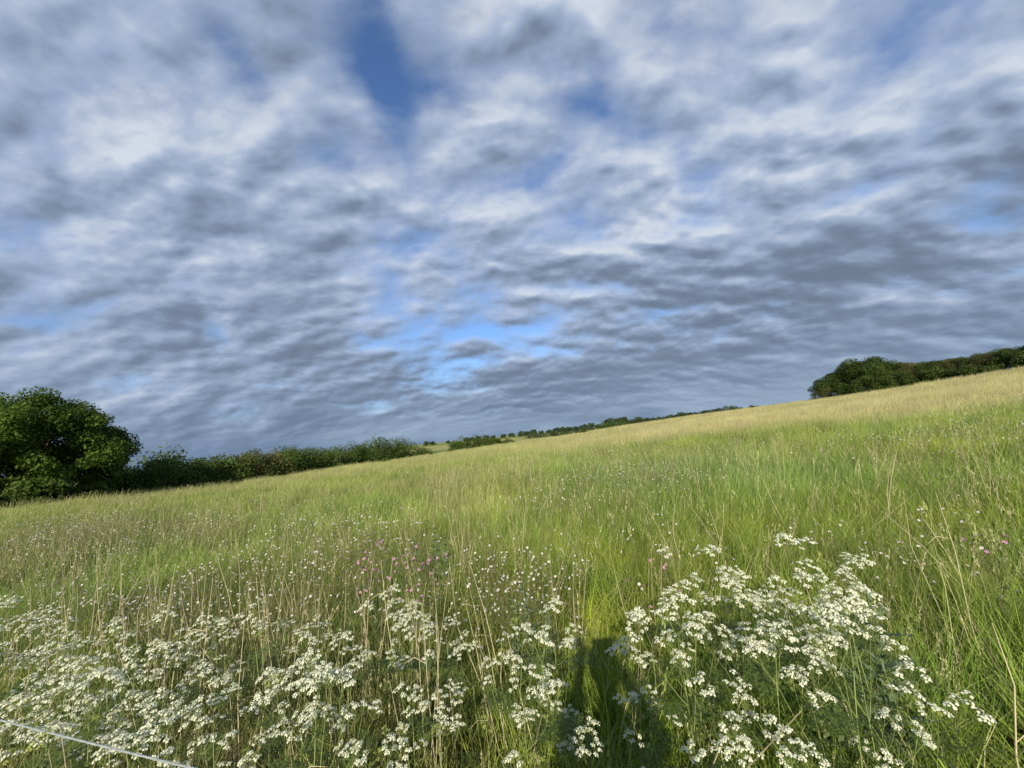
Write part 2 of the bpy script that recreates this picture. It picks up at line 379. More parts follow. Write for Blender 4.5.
# the big field tree on the left
big = tree_meshes('field_tree', 10.6, 8.6, 0.0, 240, 115000, 0.19, oak_leaf, 11, 0.42, 0.125, nl=22, shell=0.35, low=0.55)
x, y, z = at(12, 500, 50)
tree('broadleaf_tree', big, (x, y, z-0.2), 0.6, (0.93, 0.93, 1.0), 'large dense round tree at the left end of the hedge, its foliage reaching the grass')
# left hedge: a run of shrubs that have grown together, still told apart by look
def hedge_run(name, pts, hts, widths, nleaf, lsize, leafm, label, cat, seed, rough=0.35, group=None, stems=True):
    """pts: ground points along the hedge, hts/widths at each; origin at the first point"""
    rg = np.random.default_rng(seed); pts = np.asarray(pts, float); o0 = pts[0].copy()
    L = np.concatenate([[0], np.cumsum(np.linalg.norm(np.diff(pts, axis=0), axis=1))])
    n = max(8, int(L[-1]*2.2)); cs = []; rs = []
    for i in range(n):
        s = rg.random()*L[-1]; p = np.array([np.interp(s, L, pts[:, k]) for k in range(3)])
        h = np.interp(s, L, hts)*(1+rough*0.35*math.sin(s*1.1+seed)+rough*(rg.random()-0.5)); w = np.interp(s, L, widths)
        for lev in range(4):
            f = (lev+0.35)/4; r = (0.26+0.12*rg.random())*min(h, w)*1.1
            cs.append(p-o0+np.array([rg.normal()*w*0.28, rg.normal()*w*0.28, max(0.3*r, h*f*0.98-r*0.2)])); rs.append(r)
    V, Q, col = leaf_cloud(cs, rs, nleaf, lsize, 0.85, rg, 0.4)
    V[:, 2] = np.maximum(V[:, 2], hgt(V[:, 0]+o0[0], V[:, 1]+o0[1])-o0[2]-0.05)
    t = obj(name, None, loc=o0); tag(t, label, cat, group)
    obj('foliage', mesh(name+'_foliage', V, Q, leafm, False, {'bcol': col}), t)
    for i in range(int(np.clip(L[-1]*0.3, 3, 12))):
        mb = MB()
        s = rg.random()*L[-1]; p = np.array([np.interp(s, L, pts[:, k]) for k in range(3)])-o0; h = np.interp(s, L, hts)
        mb.tube(limb_path(p-[0, 0, 0.3], p+[rg.normal()*0.4, rg.normal()*0.4, h*0.85], 0, 5, 0.15, rg), np.linspace(0.06, 0.015, 5), 5); obj('stem', mb.mesh(name+'_stem', bark, True), t)
    return t
def run_px(cols, extra=0.0):
    return [at(px, py, r) for px, py, r in cols]
def top_h(px, top, r, z):   # crown height so that the top reaches a given line of sight
    return EYE + r*tan_el(px, top) - z
def hedge_px(name, cols, *a, **k):
    """cols: (px, base py, distance, top py)"""
    pts = run_px([(c[0], c[1], c[2]) for c in cols]); hts = [top_h(c[0], c[3], c[2], p[2]) for c, p in zip(cols, pts)]
    return hedge_run(name, pts, hts, [max(2.2, 0.9*h) for h in hts], *a, **k)
hedge_px('hawthorn_bush', [(-60, 515, 40, 492), (-10, 510, 42, 488), (40, 503, 44, 484), (85, 500, 47, 482)], 16000, 0.20, hedge_leaf, 'low ragged dark bush in the shade under the large left tree', 'bush', 21)
hedge_px('hawthorn_bush', [(122, 496, 54, 462), (150, 494, 55, 458), (175, 490, 57, 462)], 9000, 0.22, hedge_leaf, 'dark bushy shrub standing right beside the large left tree', 'bush', 22)
hedge_px('sallow_shrub', [(148, 493, 60, 455), (160, 492, 61, 450), (174, 491, 62, 457)], 2600, 0.28, pale_leaf, 'feathery pale shrub rising just above the hedge next to the big tree', 'shrub', 23, rough=0.7)
hedge_px('hedge', [(165, 491, 60, 462), (200, 487, 63, 459), (235, 483, 66, 457), (262, 480, 70, 454)], 26000, 0.22, hedge_leaf, 'mid green uneven hedge between the large tree and the russet bush', 'hedge', 24, rough=0.45)
hedge_px('russet_bush', [(236, 483, 66.5, 458), (255, 481, 68, 452), (272, 479, 70, 451), (288, 477, 72, 456)], 7000, 0.22, russet_leaf, 'brownish bush showing in the middle of the left hedge', 'bush', 25)
hedge_px('hedge', [(255, 481, 68.5, 459), (285, 477, 72, 451), (315, 473, 77, 449), (345, 468, 83, 448), (368, 464, 88, 447)], 42000, 0.22, hedge_leaf, 'long dark green hedge to the right of the russet bush', 'hedge', 26, rough=0.3)
hedge_px('hedge', [(360, 466, 88, 444), (380, 462, 92, 439.5), (398, 460, 97, 441), (415, 458, 101, 446), (432, 456, 106, 451)], 24000, 0.24, hedge_leaf, 'taller humped end of the left hedge where it stops at the field', 'hedge', 27, rough=0.35)
hedge_px('hedge', [(453, 452, 128, 442.5), (466, 450, 131, 438.5), (486, 447, 134, 437.5), (504, 444.5, 137, 438.8), (516, 443, 139, 441.3)], 22000, 0.28, hedge_leaf, 'separate short hedge standing in the gap beyond the end of the left hedge', 'hedge', 28, rough=0.45)
hedge_px('round_bush', [(583.5, 434.5, 128, 430.5), (588, 434, 128.5, 429), (592.5, 433.5, 129, 430.5)], 2500, 0.26, hedge_leaf, 'small round bush alone on the far meadow slope', 'bush', 29, rough=0.3)
hedge_px('hedge', [(596, 431, 215, 424.5), (606, 430, 214, 422.5), (617, 428.5, 213, 421.5), (628, 427, 212, 421.5)], 5000, 0.34, hedge_leaf, 'low green hedge strip behind the meadow brow right of the round bush', 'hedge', 30, rough=0.3)
hedge_px('hedge', [(525, 440.5, 300, 434.5), (545, 439, 300, 432.5), (570, 436.5, 300, 430.5), (600, 433, 300, 427.5)], 7000, 0.5, far_leaf, 'thin dark distant hedge crossing the fields below the far trees', 'hedge', 31, rough=0.25)
# the copse on the brow at the right: each tree its own
cv = [tree_meshes('copse_tree', 8.5, 5.2, 0.6, 60, 34000, 0.20, m_, s_, 0.28, 0.27, nl=10, fill=0.7) for m_, s_ in ((copse_leaf, 41), (copse_leaf, 42), (copse_leaf_brown, 43))]
copse = [ # px, base py, top py, dist, variant, label
 (830, 399, 376, 126, 1, 'small dark tree forming the low left tip of the copse on the right brow'),
 (845, 397, 366, 124, 0, 'rounded dark tree second from the left tip of the copse on the brow'),
 (868, 393, 354.5, 122, 1, 'broad domed tree, the highest hump at the left end of the brow copse'),
 (893, 390, 358, 121, 0, 'dark green tree just right of the highest hump of the copse'),
 (915, 387, 360, 120, 2, 'brownish green tree in the dip in the middle of the copse'),
 (935, 384, 358, 118, 0, 'mid green tree in the copse right of the brownish green one'),
 (955, 381, 355.5, 117, 2, 'olive tinged tree in the right half of the copse on the brow'),
 (974, 378, 352.5, 116, 1, 'dark domed tree third from the right picture edge in the copse'),
 (993, 376, 350, 114, 2, 'brown tinged tree second from the right picture edge in the copse'),
 (1015, 372, 344, 112, 0, 'tall dark tree at the right picture edge of the copse'),
 (1045, 367, 336, 110, 1, 'dark tree of the copse cut by the right picture edge'),
]
for i, (px, py, top, r, v, lab) in enumerate(copse):
    x, y, z = at(px, py, r+3.5); h = top_h(px, top, r+3.5, z)
    tree('copse_tree', cv[v], (x, y, z-0.1), i*1.7, h/8.2, lab, group='trees of the copse on the brow')
# understorey in front of the copse so that it closes to the grass
hedge_px('hawthorn_bush', [(813, 401, 124, 394), (821, 400, 123, 389), (831, 399, 122, 385)], 3500, 0.22, copse_leaf_brown, 'small scrubby bush at the foot of the left tip of the copse', 'bush', 52)
hedge_px('hedge', [(840, 397, 119, 385), (880, 391, 117, 375), (920, 386, 115, 372), (960, 380, 113, 366), (1000, 375, 110, 360), (1040, 369, 107, 354)], 52000, 0.24, copse_leaf, 'bushy dark hedge bottom running along the foot of the copse', 'hedge', 53, rough=0.4)
# far hedgerow trees along the skyline
fv = [tree_meshes('far_tree', 7.0, 4.6, 0.2, 22, 2600, 0.6, far_leaf, s_, 0.3, 0.34, nl=5, fill=0.9) for s_ in (61, 62, 63, 64)]
far = [(425, 443.5, 440.5, 420), (431, 443, 441, 430)] + \
 [(px, None, t, 430+20*math.sin(px)) for px, t in ((447, 440.3), (466, 437.6), (471, 437), (478, 436), (486, 434.8), (492, 434.8), (503, 434), (511, 432), (520, 431.4), (527, 430.6), (533, 429.8), (541, 430), (549, 429),
   (557, 427.4), (563, 426), (569, 426.5), (577, 425.8), (584, 424.5), (592, 422.6), (599, 423), (609, 418.5), (614, 421), (622, 417.5), (631, 418.4), (640, 417.3), (647, 417.6), (655, 416.4), (662, 415.8))] + \
 [(px, None, t, 300) for px, t in ((672, 414.5), (681, 412.6), (688, 411.4), (694, 412), (703, 410.6), (711, 408.8), (717, 408.4), (724, 410.5), (735, 406.2), (741, 406.6), (757, 405.8), (764, 403.6), (770, 404), (776, 404.2), (783, 403.5), (795, 401.4))]
hue = ['low', 'round', 'lumpy', 'spreading']
for i, (px, py, top, r) in enumerate(far):
    x, y, z = at(px, 430, r); h = max(1.7, top_h(px, top, r, z)*(0.86+0.25*((i*53) % 7)/7))
    left = px < 470; mid = 470 <= px < 600
    if px < 440: lab = 'tiny lone dark treetop on the horizon above the end of the left hedge'; g = 'treetops above the end of the left hedge'
    elif px < 560: lab = 'small dark tree in the far row above the separate short hedge and the pale fields'; g = 'far row of trees above the pale fields'
    elif px < 668: lab = 'small dark tree in the far row behind the round bush and the low hedge strip'; g = 'far row of trees behind the round bush'
    else: lab = 'dark treetop showing over the meadow brow between the far hedge and the copse'; g = 'treetops over the meadow brow'
    rad = (0.85+0.45*((i*37) % 10)/10)
    tree('far_tree', fv[i % 4], (x, y, z-0.33*h), i*2.1, (h/7.0*rad*1.25, h/7.0*rad*1.25, h*1.33/6.6), lab, group=g)
# ------------------------------------------------------------------ meadow: blade and stem tufts
def blades(n, rad, h0, h1, w, seg=4, lean=0.35, dry=0.0, wind=(0.10, 0.04), rg=rng, mb=None, curl=1.0):
    """n tapering grass blades from a tuft of radius rad"""
    ang = rg.random(n)*2*math.pi; rr = rad*np.sqrt(rg.random(n)); root = np.stack([rr*np.cos(ang), rr*np.sin(ang), np.full(n, -0.03)], 1)
    H = h0+(h1-h0)*rg.random(n); la = rg.random(n)*2*math.pi; lm = lean*H*(0.3+rg.random(n))
    dx = lm*np.cos(la)+wind[0]*H; dy = lm*np.sin(la)+wind[1]*H
    droop = curl*rg.random(n)**2*0.30*H
    t = np.linspace(0, 1, seg+1)[None, :]
    X = root[:, :1]+dx[:, None]*t**1.8; Y = root[:, 1:2]+dy[:, None]*t**1.8; Z = root[:, 2:]+(H[:, None]+0.03)*t-droop[:, None]*t**3
    fa = rg.random(n)*math.pi; W_ = w*(0.6+0.8*rg.random(n))[:, None]*np.clip(1.02-t**1.6, 0.06, 1)*0.5
    ox = np.cos(fa)[:, None]*W_; oy = np.sin(fa)[:, None]*W_
    Lv = np.stack([X-ox, Y-oy, Z], -1); Rv = np.stack([X+ox, Y+oy, Z], -1)
    V = np.stack([Lv, Rv], 2).reshape(-1, 3)
    i = np.arange(n)[:, None]*(2*(seg+1)); k = np.arange(seg)[None, :]*2
    Q = np.stack([i+k, i+k+1, i+k+3, i+k+2], -1).reshape(-1, 4)
    c0 = 0.65+0.7*rg.random(n); dd = np.where(rg.random(n) < dry, 0.6+0.4*rg.random(n), 0.06*rg.random(n))
    col = np.zeros((n, seg+1, 2, 3)); col[..., 0] = c0[:, None, None]; col[..., 1] = (dd[:, None]+0.10*t**3)[:, :, None].clip(0, 1); col[..., 2] = t[:, :, None]
    mb.add(V, Q, None, col.reshape(-1, 3))
def seed_stems(n, rad, h0, h1, mb, rg=rng, dry=0.45, head=0.11, hw=0.010, sw=0.0022, spk=10, purple=0.0, lean=0.16):
    """flowering grass stems: thin culm with a loose panicle of spikelets"""
    for _ in range(n):
        a = rg.random()*6.283; r = rad*math.sqrt(rg.random()); H = h0+(h1-h0)*rg.random()
        p0 = np.array([r*math.cos(a), r*math.sin(a), -0.03]); la = rg.random()*6.283; l = lean*H*rg.random()
        top = p0+np.array([l*math.cos(la)+0.10*H, l*math.sin(la)+0.03*H, H])
        t = np.linspace(0, 1, 4)[:, None]; P = p0+(top-p0)*t; P[:, :2] = p0[:2]+(top-p0)[:2]*(t**1.7)
        g = np.clip(dry+0.25*rg.normal(), 0.05, 1); c0 = 0.8+0.5*rg.random()
        mb.tube(P, np.linspace(sw, sw*0.5, 4), 3, (c0, g, 0.7), False)
        d = P[-1]-P[-2]; d /= np.linalg.norm(d)
        m_ = spk; u = rg.random(m_); c = P[-1]-d*head*u[:, None]
        side = rg.normal(size=(m_, 3)); side[:, 2] *= 0.4
        c = c+side*hw*(0.3+0.9*u[:, None])
        ln = head*0.10*(0.7+0.6*rg.random(m_))[:, None]; wd = ln*0.25
        e = np.cross(d, rg.normal(size=(m_, 3))); e /= np.linalg.norm(e, axis=1)[:, None]
        dirv = d+rg.normal(size=(m_, 3))*0.25
        V = np.stack([c-dirv*ln, c+e*wd, c+dirv*ln, c-e*wd], 1).reshape(-1, 3)
        cc = np.tile([c0*1.15, min(1, g+0.3), 1.0], (4*m_, 1))
        mb.add(V, np.arange(4*m_).reshape(-1, 4), None, cc)
def grass_mat(name, straw=(0.56, 0.50, 0.30), transl=0.27):
    m, N = new_mat(name)
    a = N.node('ShaderNodeAttribute'); a.attribute_name = 'bcol'
    sp = N.node('ShaderNodeSeparateColor'); N.link(a.outputs['Color'], sp.inputs[0])
    ti = N.node('ShaderNodeAttribute'); ti.attribute_type = 'INSTANCER'; ti.attribute_name = 'tint'
    cc = N.node('ShaderNodeCombineColor')
    for i in range(3): N.link(sp.outputs[0], cc.inputs[i])
    col = N.mix(1.0, N.mix(sp.outputs[1], ti.outputs['Color'], tuple(straw)+(1,)), cc.outputs[0], 'MULTIPLY')
    b = N.node('ShaderNodeBsdfPrincipled'); N.link(col, b.inputs['Base Color']); b.inputs['Roughness'].default_value = 0.5
    b.inputs['Specular IOR Level'].default_value = 0.10
    t = N.node('ShaderNodeBsdfTranslucent'); N.link(col, t.inputs['Color'])
    mx = N.node('ShaderNodeMixShader'); mx.inputs[0].default_value = transl
    N.link(b.outputs[0], mx.inputs[1]); N.link(t.outputs[0], mx.inputs[2]); finish(N, mx.outputs[0]); return m
gm = grass_mat('grass_blade')
PROTO = bpy.data.collections.new('tuft_library'); plist = []
def proto(mb, mat=gm):
    o = bpy.data.objects.new('tuft_%02d' % len(plist), mb.mesh('tuft_%02d' % len(plist), mat)); PROTO.objects.link(o); plist.append(o); return len(plist)-1
LOD = []
#        blades,rad, h0,  h1,   w,   seg, seeds, head, hw, sw, spk
spec = [(42, .11, .22, .58, .0048, 4, 2, .085, .0045, .0012, 16),
        (60, .24, .25, .60, .0075, 3, 4, .09, .008, .0018, 10),
        (80, .55, .28, .62, .0170, 2, 9, .12, .020, .0045, 6),
        (100, 1.4, .30, .66, .0450, 2, 22, .18, .060, .0110, 3)]
for L, (nb, rad, h0, h1, w, seg, ns, hd, hw, sw, spk) in enumerate(spec):
    d = dict(green=[], seed=[], straw=[], low=[])
    for v in range(5):
        mb = MB(); blades(nb, rad, h0, h1, w, seg, 0.52, 0.06, mb=mb); blades(nb//3, rad, 0.1, 0.28, w*1.3, seg, 0.8, 0.1, mb=mb); d['green'].append(proto(mb))
    for v in range(5):
        mb = MB(); blades(nb//2, rad, h0*0.8, h1*0.75, w*0.9, seg, 0.35, 0.18, mb=mb)
        seed_stems(ns*2, rad, h1*0.85, h1*1.35, mb, dry=0.22, head=hd, hw=hw, sw=sw, spk=spk); d['seed'].append(proto(mb))
    for v in range(3):
        mb = MB(); blades(nb//4, rad, h0*0.8, h1*0.8, w, seg, 0.4, 0.55, mb=mb)
        seed_stems(ns, rad*0.8, h1*0.8, h1*1.4, mb, dry=0.95, head=hd*1.2, hw=hw*0.6, sw=sw*1.8, spk=spk//2, lean=0.4); d['straw'].append(proto(mb))
    for v in range(3):
        mb = MB(); n_ = nb; blades(n_, rad*1.1, 0.06, 0.30, w*2.6, max(2, seg), 1.1, 0.03, mb=mb, curl=1.6); d['low'].append(proto(mb))
    LOD.append(d)
# value noise used for where each kind grows
_g = np.random.default_rng(99).random((256, 256))
def vnoise(x, y, s, o=0):
    x = np.asarray(x)/s+o*17.3; y = np.asarray(y)/s+o*9.1; xi = np.floor(x).astype(int); yi = np.floor(y).astype(int)
    fx = x-xi; fy = y-yi; fx = fx*fx*(3-2*fx); fy = fy*fy*(3-2*fy); g = lambda a, b: _g[a % 256, b % 256]
    return (g(xi, yi)*(1-fx)+g(xi+1, yi)*fx)*(1-fy)+(g(xi, yi+1)*(1-fx)+g(xi+1, yi+1)*fx)*fy
def fbm(x, y, s, o=0): return (vnoise(x, y, s, o)+0.5*vnoise(x, y, s/2, o+1)+0.25*vnoise(x, y, s/4, o+2))/1.75
def scatter(r0, r1, dens, amin, amax):
    A = 0.5*(amax-amin)*(r1*r1-r0*r0); n = int(A*dens)
    r = np.sqrt(r0*r0+(r1*r1-r0*r0)*rng.random(n)); a = amin+(amax-amin)*rng.random(n)
    return r*np.sin(a), r*np.cos(a), r, a
YG = np.array([0.265, 0.345, 0.024]); BG = np.array([0.115, 0.235, 0.046]); OL = np.array([0.195, 0.275, 0.034]); ST = np.array([0.430, 0.410, 0.175])
BR = np.array([0.225, 0.215, 0.075]); DG = np.array([0.065, 0.155, 0.016])
def meadow_colour(x, y, r, a):
    """where the sward is lush, blue green, olive or ripening (patches and belts over the ground)"""
    n1 = fbm(x, y, 3.2, 1); n2 = fbm(x, y, 11, 3); n3 = fbm(x, y, 0.9, 5); rr = r*(0.75+0.5*n2)
    right = sstep((a+0.15)/0.7)
    w_straw = sstep((rr-17-8*(1-right))/14)*(0.35+0.65*right)*np.clip(0.25+1.3*fbm(x, y*1.0, 7, 8), 0, 1)
    w_straw = np.clip(np.maximum(w_straw*1.15, (0.30+0.45*right)*sstep((rr-26)/26)), 0, 1)
    w_blue = np.exp(-((rr-11.5)/4.5)**2)*sstep((n2-0.25)*3)*(0.3+0.7*right)
    w_yg = sstep((n1-0.38)*5)*(1-sstep((rr-9)/7))*sstep((a+0.35)/0.5)
    w_br = (1-sstep((a+0.15)/0.5))*sstep((n1-0.38)*4)*(1-sstep((rr-14)/10))*0.8
    c = OL*np.ones((len(x), 3))
    for w, k in ((w_br, BR), (w_yg, YG), (w_blue, BG), (sstep((n3-0.50)*5)*0.60, DG), (w_straw, ST)):
        c = c*(1-w[:, None])+k*w[:, None]
    c *= (0.66+0.68*rng.random(len(x)))[:, None]*(0.66+0.68*fbm(x, y, 1.3, 12))[:, None]*(0.74+0.52*fbm(x, y, 5.5, 40))[:, None]
    return c, w_straw, w_br, w_yg, w_blue
LIM = math.radians(68)
bands = [(0.35, 7.5, 62, -math.pi, math.pi, 0), (6.5, 24, 17, -LIM, LIM, 1), (21, 75, 4.2, -LIM, LIM, 2), (65, 190, 1.0, -LIM, LIM, 3)]
PX, PT, PI_, PS, PR = [], [], [], [], []
def emit(x, y, idx, s, tint, zoff=0.0, tilt=0.13, sz=None):
    n = len(x); z = hgt(x, y)+zoff
    PX.append(np.stack([x, y, z], 1)); PT.append(tint); PI_.append(idx)
    PS.append(np.stack([s, s, s if sz is None else sz], 1)); PR.append(np.stack([rng.normal(size=n)*tilt, rng.normal(size=n)*tilt, (rng.random(n)-0.5)*1.6], 1))
for (r0, r1, dens, a0, a1, L) in bands:
    x, y, r, a = scatter(r0, r1, dens, a0, a1)
    if L == 0:   # dense only where a lens near the path could look
        front = np.abs(a) < 1.35
        keep = (front | ((r < 4) & (rng.random(len(r)) < 0.35))) & ~((y < -0.15) & (r < 0.75))
        x, y, r, a = x[keep], y[keep], r[keep], a[keep]
    if L == 3:
        D = np.interp(a, _fa, _fD); k = r < D*1.35; x, y, r, a = x[k], y[k], r[k], a[k]
    c, ws, wb, wy, wbl = meadow_colour(x, y, r, a)
    u = rng.random(len(x)); d = LOD[L]
    p_seed = (0.15 if L < 2 else 0.22)+0.50*ws+0.15*wb-0.08*wy; p_straw = 0.02+0.07*ws+0.08*wb; p_low = 0.14 if L < 2 else 0.04
    kind = np.where(u < p_straw, 2, np.where(u < p_straw+p_seed, 1, np.where(u < p_straw+p_seed+p_low, 3, 0)))
    idx = np.zeros(len(x), int)
    for k, nm in enumerate(('green', 'seed', 'straw', 'low')):
        s_ = kind == k; idx[s_] = rng.choice(d[nm], s_.sum())
    hs = (0.45+0.5*fbm(x, y, 2.3, 20)+0.5*fbm(x, y, 0.8, 24)+0.25*wbl)*(0.65+0.7*rng.random(len(x)))
    if L == 0: hs *= 0.62+0.38*sstep((r-0.4)/1.8)
    hs *= 1.0-0.18*ws
    cl = fbm(x, y, 1.1 if L < 2 else 3.0, 33); thin = (cl < 0.40) & (rng.random(len(x)) < 0.45); hs = np.where(thin, hs*0.55, hs); c = c*np.where(cl > 0.62, 1.15, 1.0)[:, None]
    emit(x, y, idx, 0.9+0.3*rng.random(len(x)), c, sz=hs)
def instancer(name, P, T_, I, Sc, R, coll, label, cat):
    me = bpy.data.meshes.new(name); n = len(P); me.vertices.add(n); me.vertices.foreach_set('co', P.astype(np.float32).ravel())
    for nm, ty, dat, key in (('tint', 'FLOAT_COLOR', np.hstack([T_, np.ones((n, 1))]), 'color'), ('scl', 'FLOAT_VECTOR', Sc, 'vector'), ('rot', 'FLOAT_VECTOR', R, 'vector')):
        a = me.attributes.new(nm, ty, 'POINT'); a.data.foreach_set(key, dat.astype(np.float32).ravel())
    a = me.attributes.new('idx', 'INT', 'POINT'); a.data.foreach_set('value', I.astype(np.int32))
    o = obj(name, me); tag(o, label, cat, kind='stuff')
    g = bpy.data.node_groups.new(name+'_scatter', 'GeometryNodeTree')
    g.interface.new_socket('Geometry', in_out='INPUT', socket_type='NodeSocketGeometry'); g.interface.new_socket('Geometry', in_out='OUTPUT', socket_type='NodeSocketGeometry')
    gi = g.nodes.new('NodeGroupInput'); go = g.nodes.new('NodeGroupOutput')
    ci = g.nodes.new('GeometryNodeCollectionInfo'); ci.inputs['Collection'].default_value = coll; ci.inputs['Separate Children'].default_value = True; ci.inputs['Reset Children'].default_value = True
    ip = g.nodes.new('GeometryNodeInstanceOnPoints'); ip.inputs['Pick Instance'].default_value = True
    def na(nm, ty):
        q = g.nodes.new('GeometryNodeInputNamedAttribute'); q.data_type = ty; q.inputs['Name'].default_value = nm; return q.outputs['Attribute']
    g.links.new(gi.outputs[0], ip.inputs['Points']); g.links.new(ci.outputs[0], ip.inputs['Instance'])
    g.links.new(na('idx', 'INT'), ip.inputs['Instance Index']); g.links.new(na('scl', 'FLOAT_VECTOR'), ip.inputs['Scale'])
    er = g.nodes.new('FunctionNodeEulerToRotation'); g.links.new(na('rot', 'FLOAT_VECTOR'), er.inputs[0]); g.links.new(er.outputs[0], ip.inputs['Rotation'])
    g.links.new(ip.outputs[0], go.inputs[0])
    md = o.modifiers.new('scatter', 'NODES'); md.node_group = g
    return o
cat_ = np.concatenate
instancer('meadow_grass', cat_(PX), cat_(PT), cat_(PI_), cat_(PS), cat_(PR), PROTO, 'long uneven flowering grass of the sloping meadow, lush green to straw coloured', 'grass')
print('tufts', sum(map(len, PX)))
# ------------------------------------------------------------------ last year's dead stalks and coarse clumps in the near meadow
DS = bpy.data.collections.new('stalk_library')
def stalk_proto(seed, n, H, rad, w, leany, dry):
    rg = np.random.default_rng(seed); mb = MB()
    for i in range(n):
        a = rg.random()*6.283; q = rad*math.sqrt(rg.random()); h = H*(0.6+0.5*rg.random()); la = rg.random()*6.283; l = leany*h*rg.random()
        p = np.array([q*math.cos(a), q*math.sin(a), -.03]); t = np.array([math.cos(la)*l, math.sin(la)*l, h]); c0 = 0.75+0.6*rg.random()
        P = [p, p+t*0.35+rg.normal(size=3)*.008, p+t*0.7+rg.normal(size=3)*.012, p+t]
        mb.tube(P, [w, w*.9, w*.7, w*.35], 4, (c0, dry, .7), False)
        for k in range(int(rg.integers(0, 3))):   # dry leaf or side twig
            b = p+t*(0.25+0.6*rg.random()); e = rg.normal(size=3); e[2] = abs(e[2])*0.6; e /= np.linalg.norm(e); L = 0.05+0.09*rg.random()
            mb.tube([b, b+e*L*.5+[0, 0, .012], b+e*L-[0, 0, L*.25]], [w*.6, w*.7, w*.15], 3, (c0, dry, .8), False)
    o = bpy.data.objects.new('stalk_%02d' % len(DS.objects), mb.mesh('stalk', gm)); DS.objects.link(o)
for s in range(4): stalk_proto(s, 4, 0.98, 0.10, 0.0026, 0.22, 0.96)
for s in range(3): stalk_proto(10+s, 2, 0.75, 0.06, 0.0030, 0.9, 1.0)
for s in range(3): stalk_proto(20+s, 6, 0.62, 0.12, 0.0014, 0.5, 0.6)
SX, SI, SS_, SR_, ST_ = [], [], [], [], []
def stalks(x, y, ids, s0=0.85, s1=1.2, tint=(0.2, 0.15, 0.08)):
    n = len(x); SX.append(np.stack([x, y, hgt(x, y)], 1)); SI.append(rng.choice(ids, n)); SS_.append(np.repeat((s0+(s1-s0)*rng.random(n))[:, None], 3, 1))
    SR_.append(np.stack([rng.normal(size=n)*.12, rng.normal(size=n)*.12, rng.random(n)*6.28], 1)); ST_.append(np.tile(tint, (n, 1)))
def patch(cx, cy, rx, ry, n, ids, **k):
    n = int(n*0.34); a = rng.random(n)*6.283; q = np.sqrt(rng.random(n)); stalks(cx+rx*q*np.cos(a), cy+ry*q*np.sin(a), ids, **k)
patch(-2.1, 2.6, 0.9, 0.5, 34, [0, 1, 2, 3]); patch(-1.2, 2.3, 0.7, 0.5, 22, [0, 1, 2, 3]); patch(-3.2, 3.2, 1.0, 0.6, 18, [0, 1, 2, 3])
patch(-0.4, 1.9, 0.6, 0.6, 22, [0, 1, 2, 3, 7]); patch(-1.5, 1.5, 0.8, 0.5, 18, [0, 1, 7, 8]); patch(0.5, 2.0, 0.5, 0.5, 8, [4, 5, 7])
patch(2.4, 2.2, 0.9, 0.8, 26, [4, 5, 6, 7, 8]); patch(3.2, 3.6, 1.4, 1.0, 30, [4, 5, 6, 7, 8, 9]); patch(0.6, 4.0, 1.5, 1.2, 22, [4, 5, 6, 8])
x, y, r, a = scatter(1.2, 14, 1.1, -1.2, 1.2); stalks(x, y, list(range(10))); x, y, r, a = scatter(1.0, 7, 4, -1.2, 0.1); stalks(x, y, [7, 8, 9, 0], tint=(.20, .13, .09))
instancer('dead_stalks', cat_(SX), cat_(ST_), cat_(SI), cat_(SS_), cat_(SR_), DS, 'dry straw coloured stalks of last year standing and lying among the green grass', 'dead stalks')
# ------------------------------------------------------------------ cow parsley
petal = leaf_mat('white_petal', (0.70, 0.73, 0.50), (0.84, 0.84, 0.70), 0.30, 0.6, 30, 0.2)
bud = leaf_mat('yellow_green_bud', (0.30, 0.36, 0.07), (0.46, 0.50, 0.16), 0.3, 0.6, 30, 0.2)
pstem = leaf_mat('parsley_stem', (0.16, 0.22, 0.05), (0.28, 0.33, 0.10), 0.15, 0.5, 6, 0.3)
pleaf = leaf_mat('parsley_leaf', (0.065, 0.105, 0.022), (0.13, 0.175, 0.040), 0.35, 0.5, 5, 0.3)
def flower(c, nrm, r, rg, npet=5, cup=0.25):
    nrm = nrm/np.linalg.norm(nrm); t = np.cross(nrm, rg.normal(size=3)); t /= np.linalg.norm(t); b_ = np.cross(nrm, t)
    V = [c]; Q = []
    for i in range(npet):
        a = 2*math.pi*(i+rg.random()*0.15)/npet; w = math.pi/npet*0.92
        for da, rr in ((-w, 0.72), (0, 1.0), (w, 0.72)):
            V.append(c+(t*math.cos(a+da)+b_*math.sin(a+da))*r*rr+nrm*r*cup*rr)
        k = 1+3*i; Q.append((0, k, k+1, k+2))
    return np.array(V), np.array(Q)
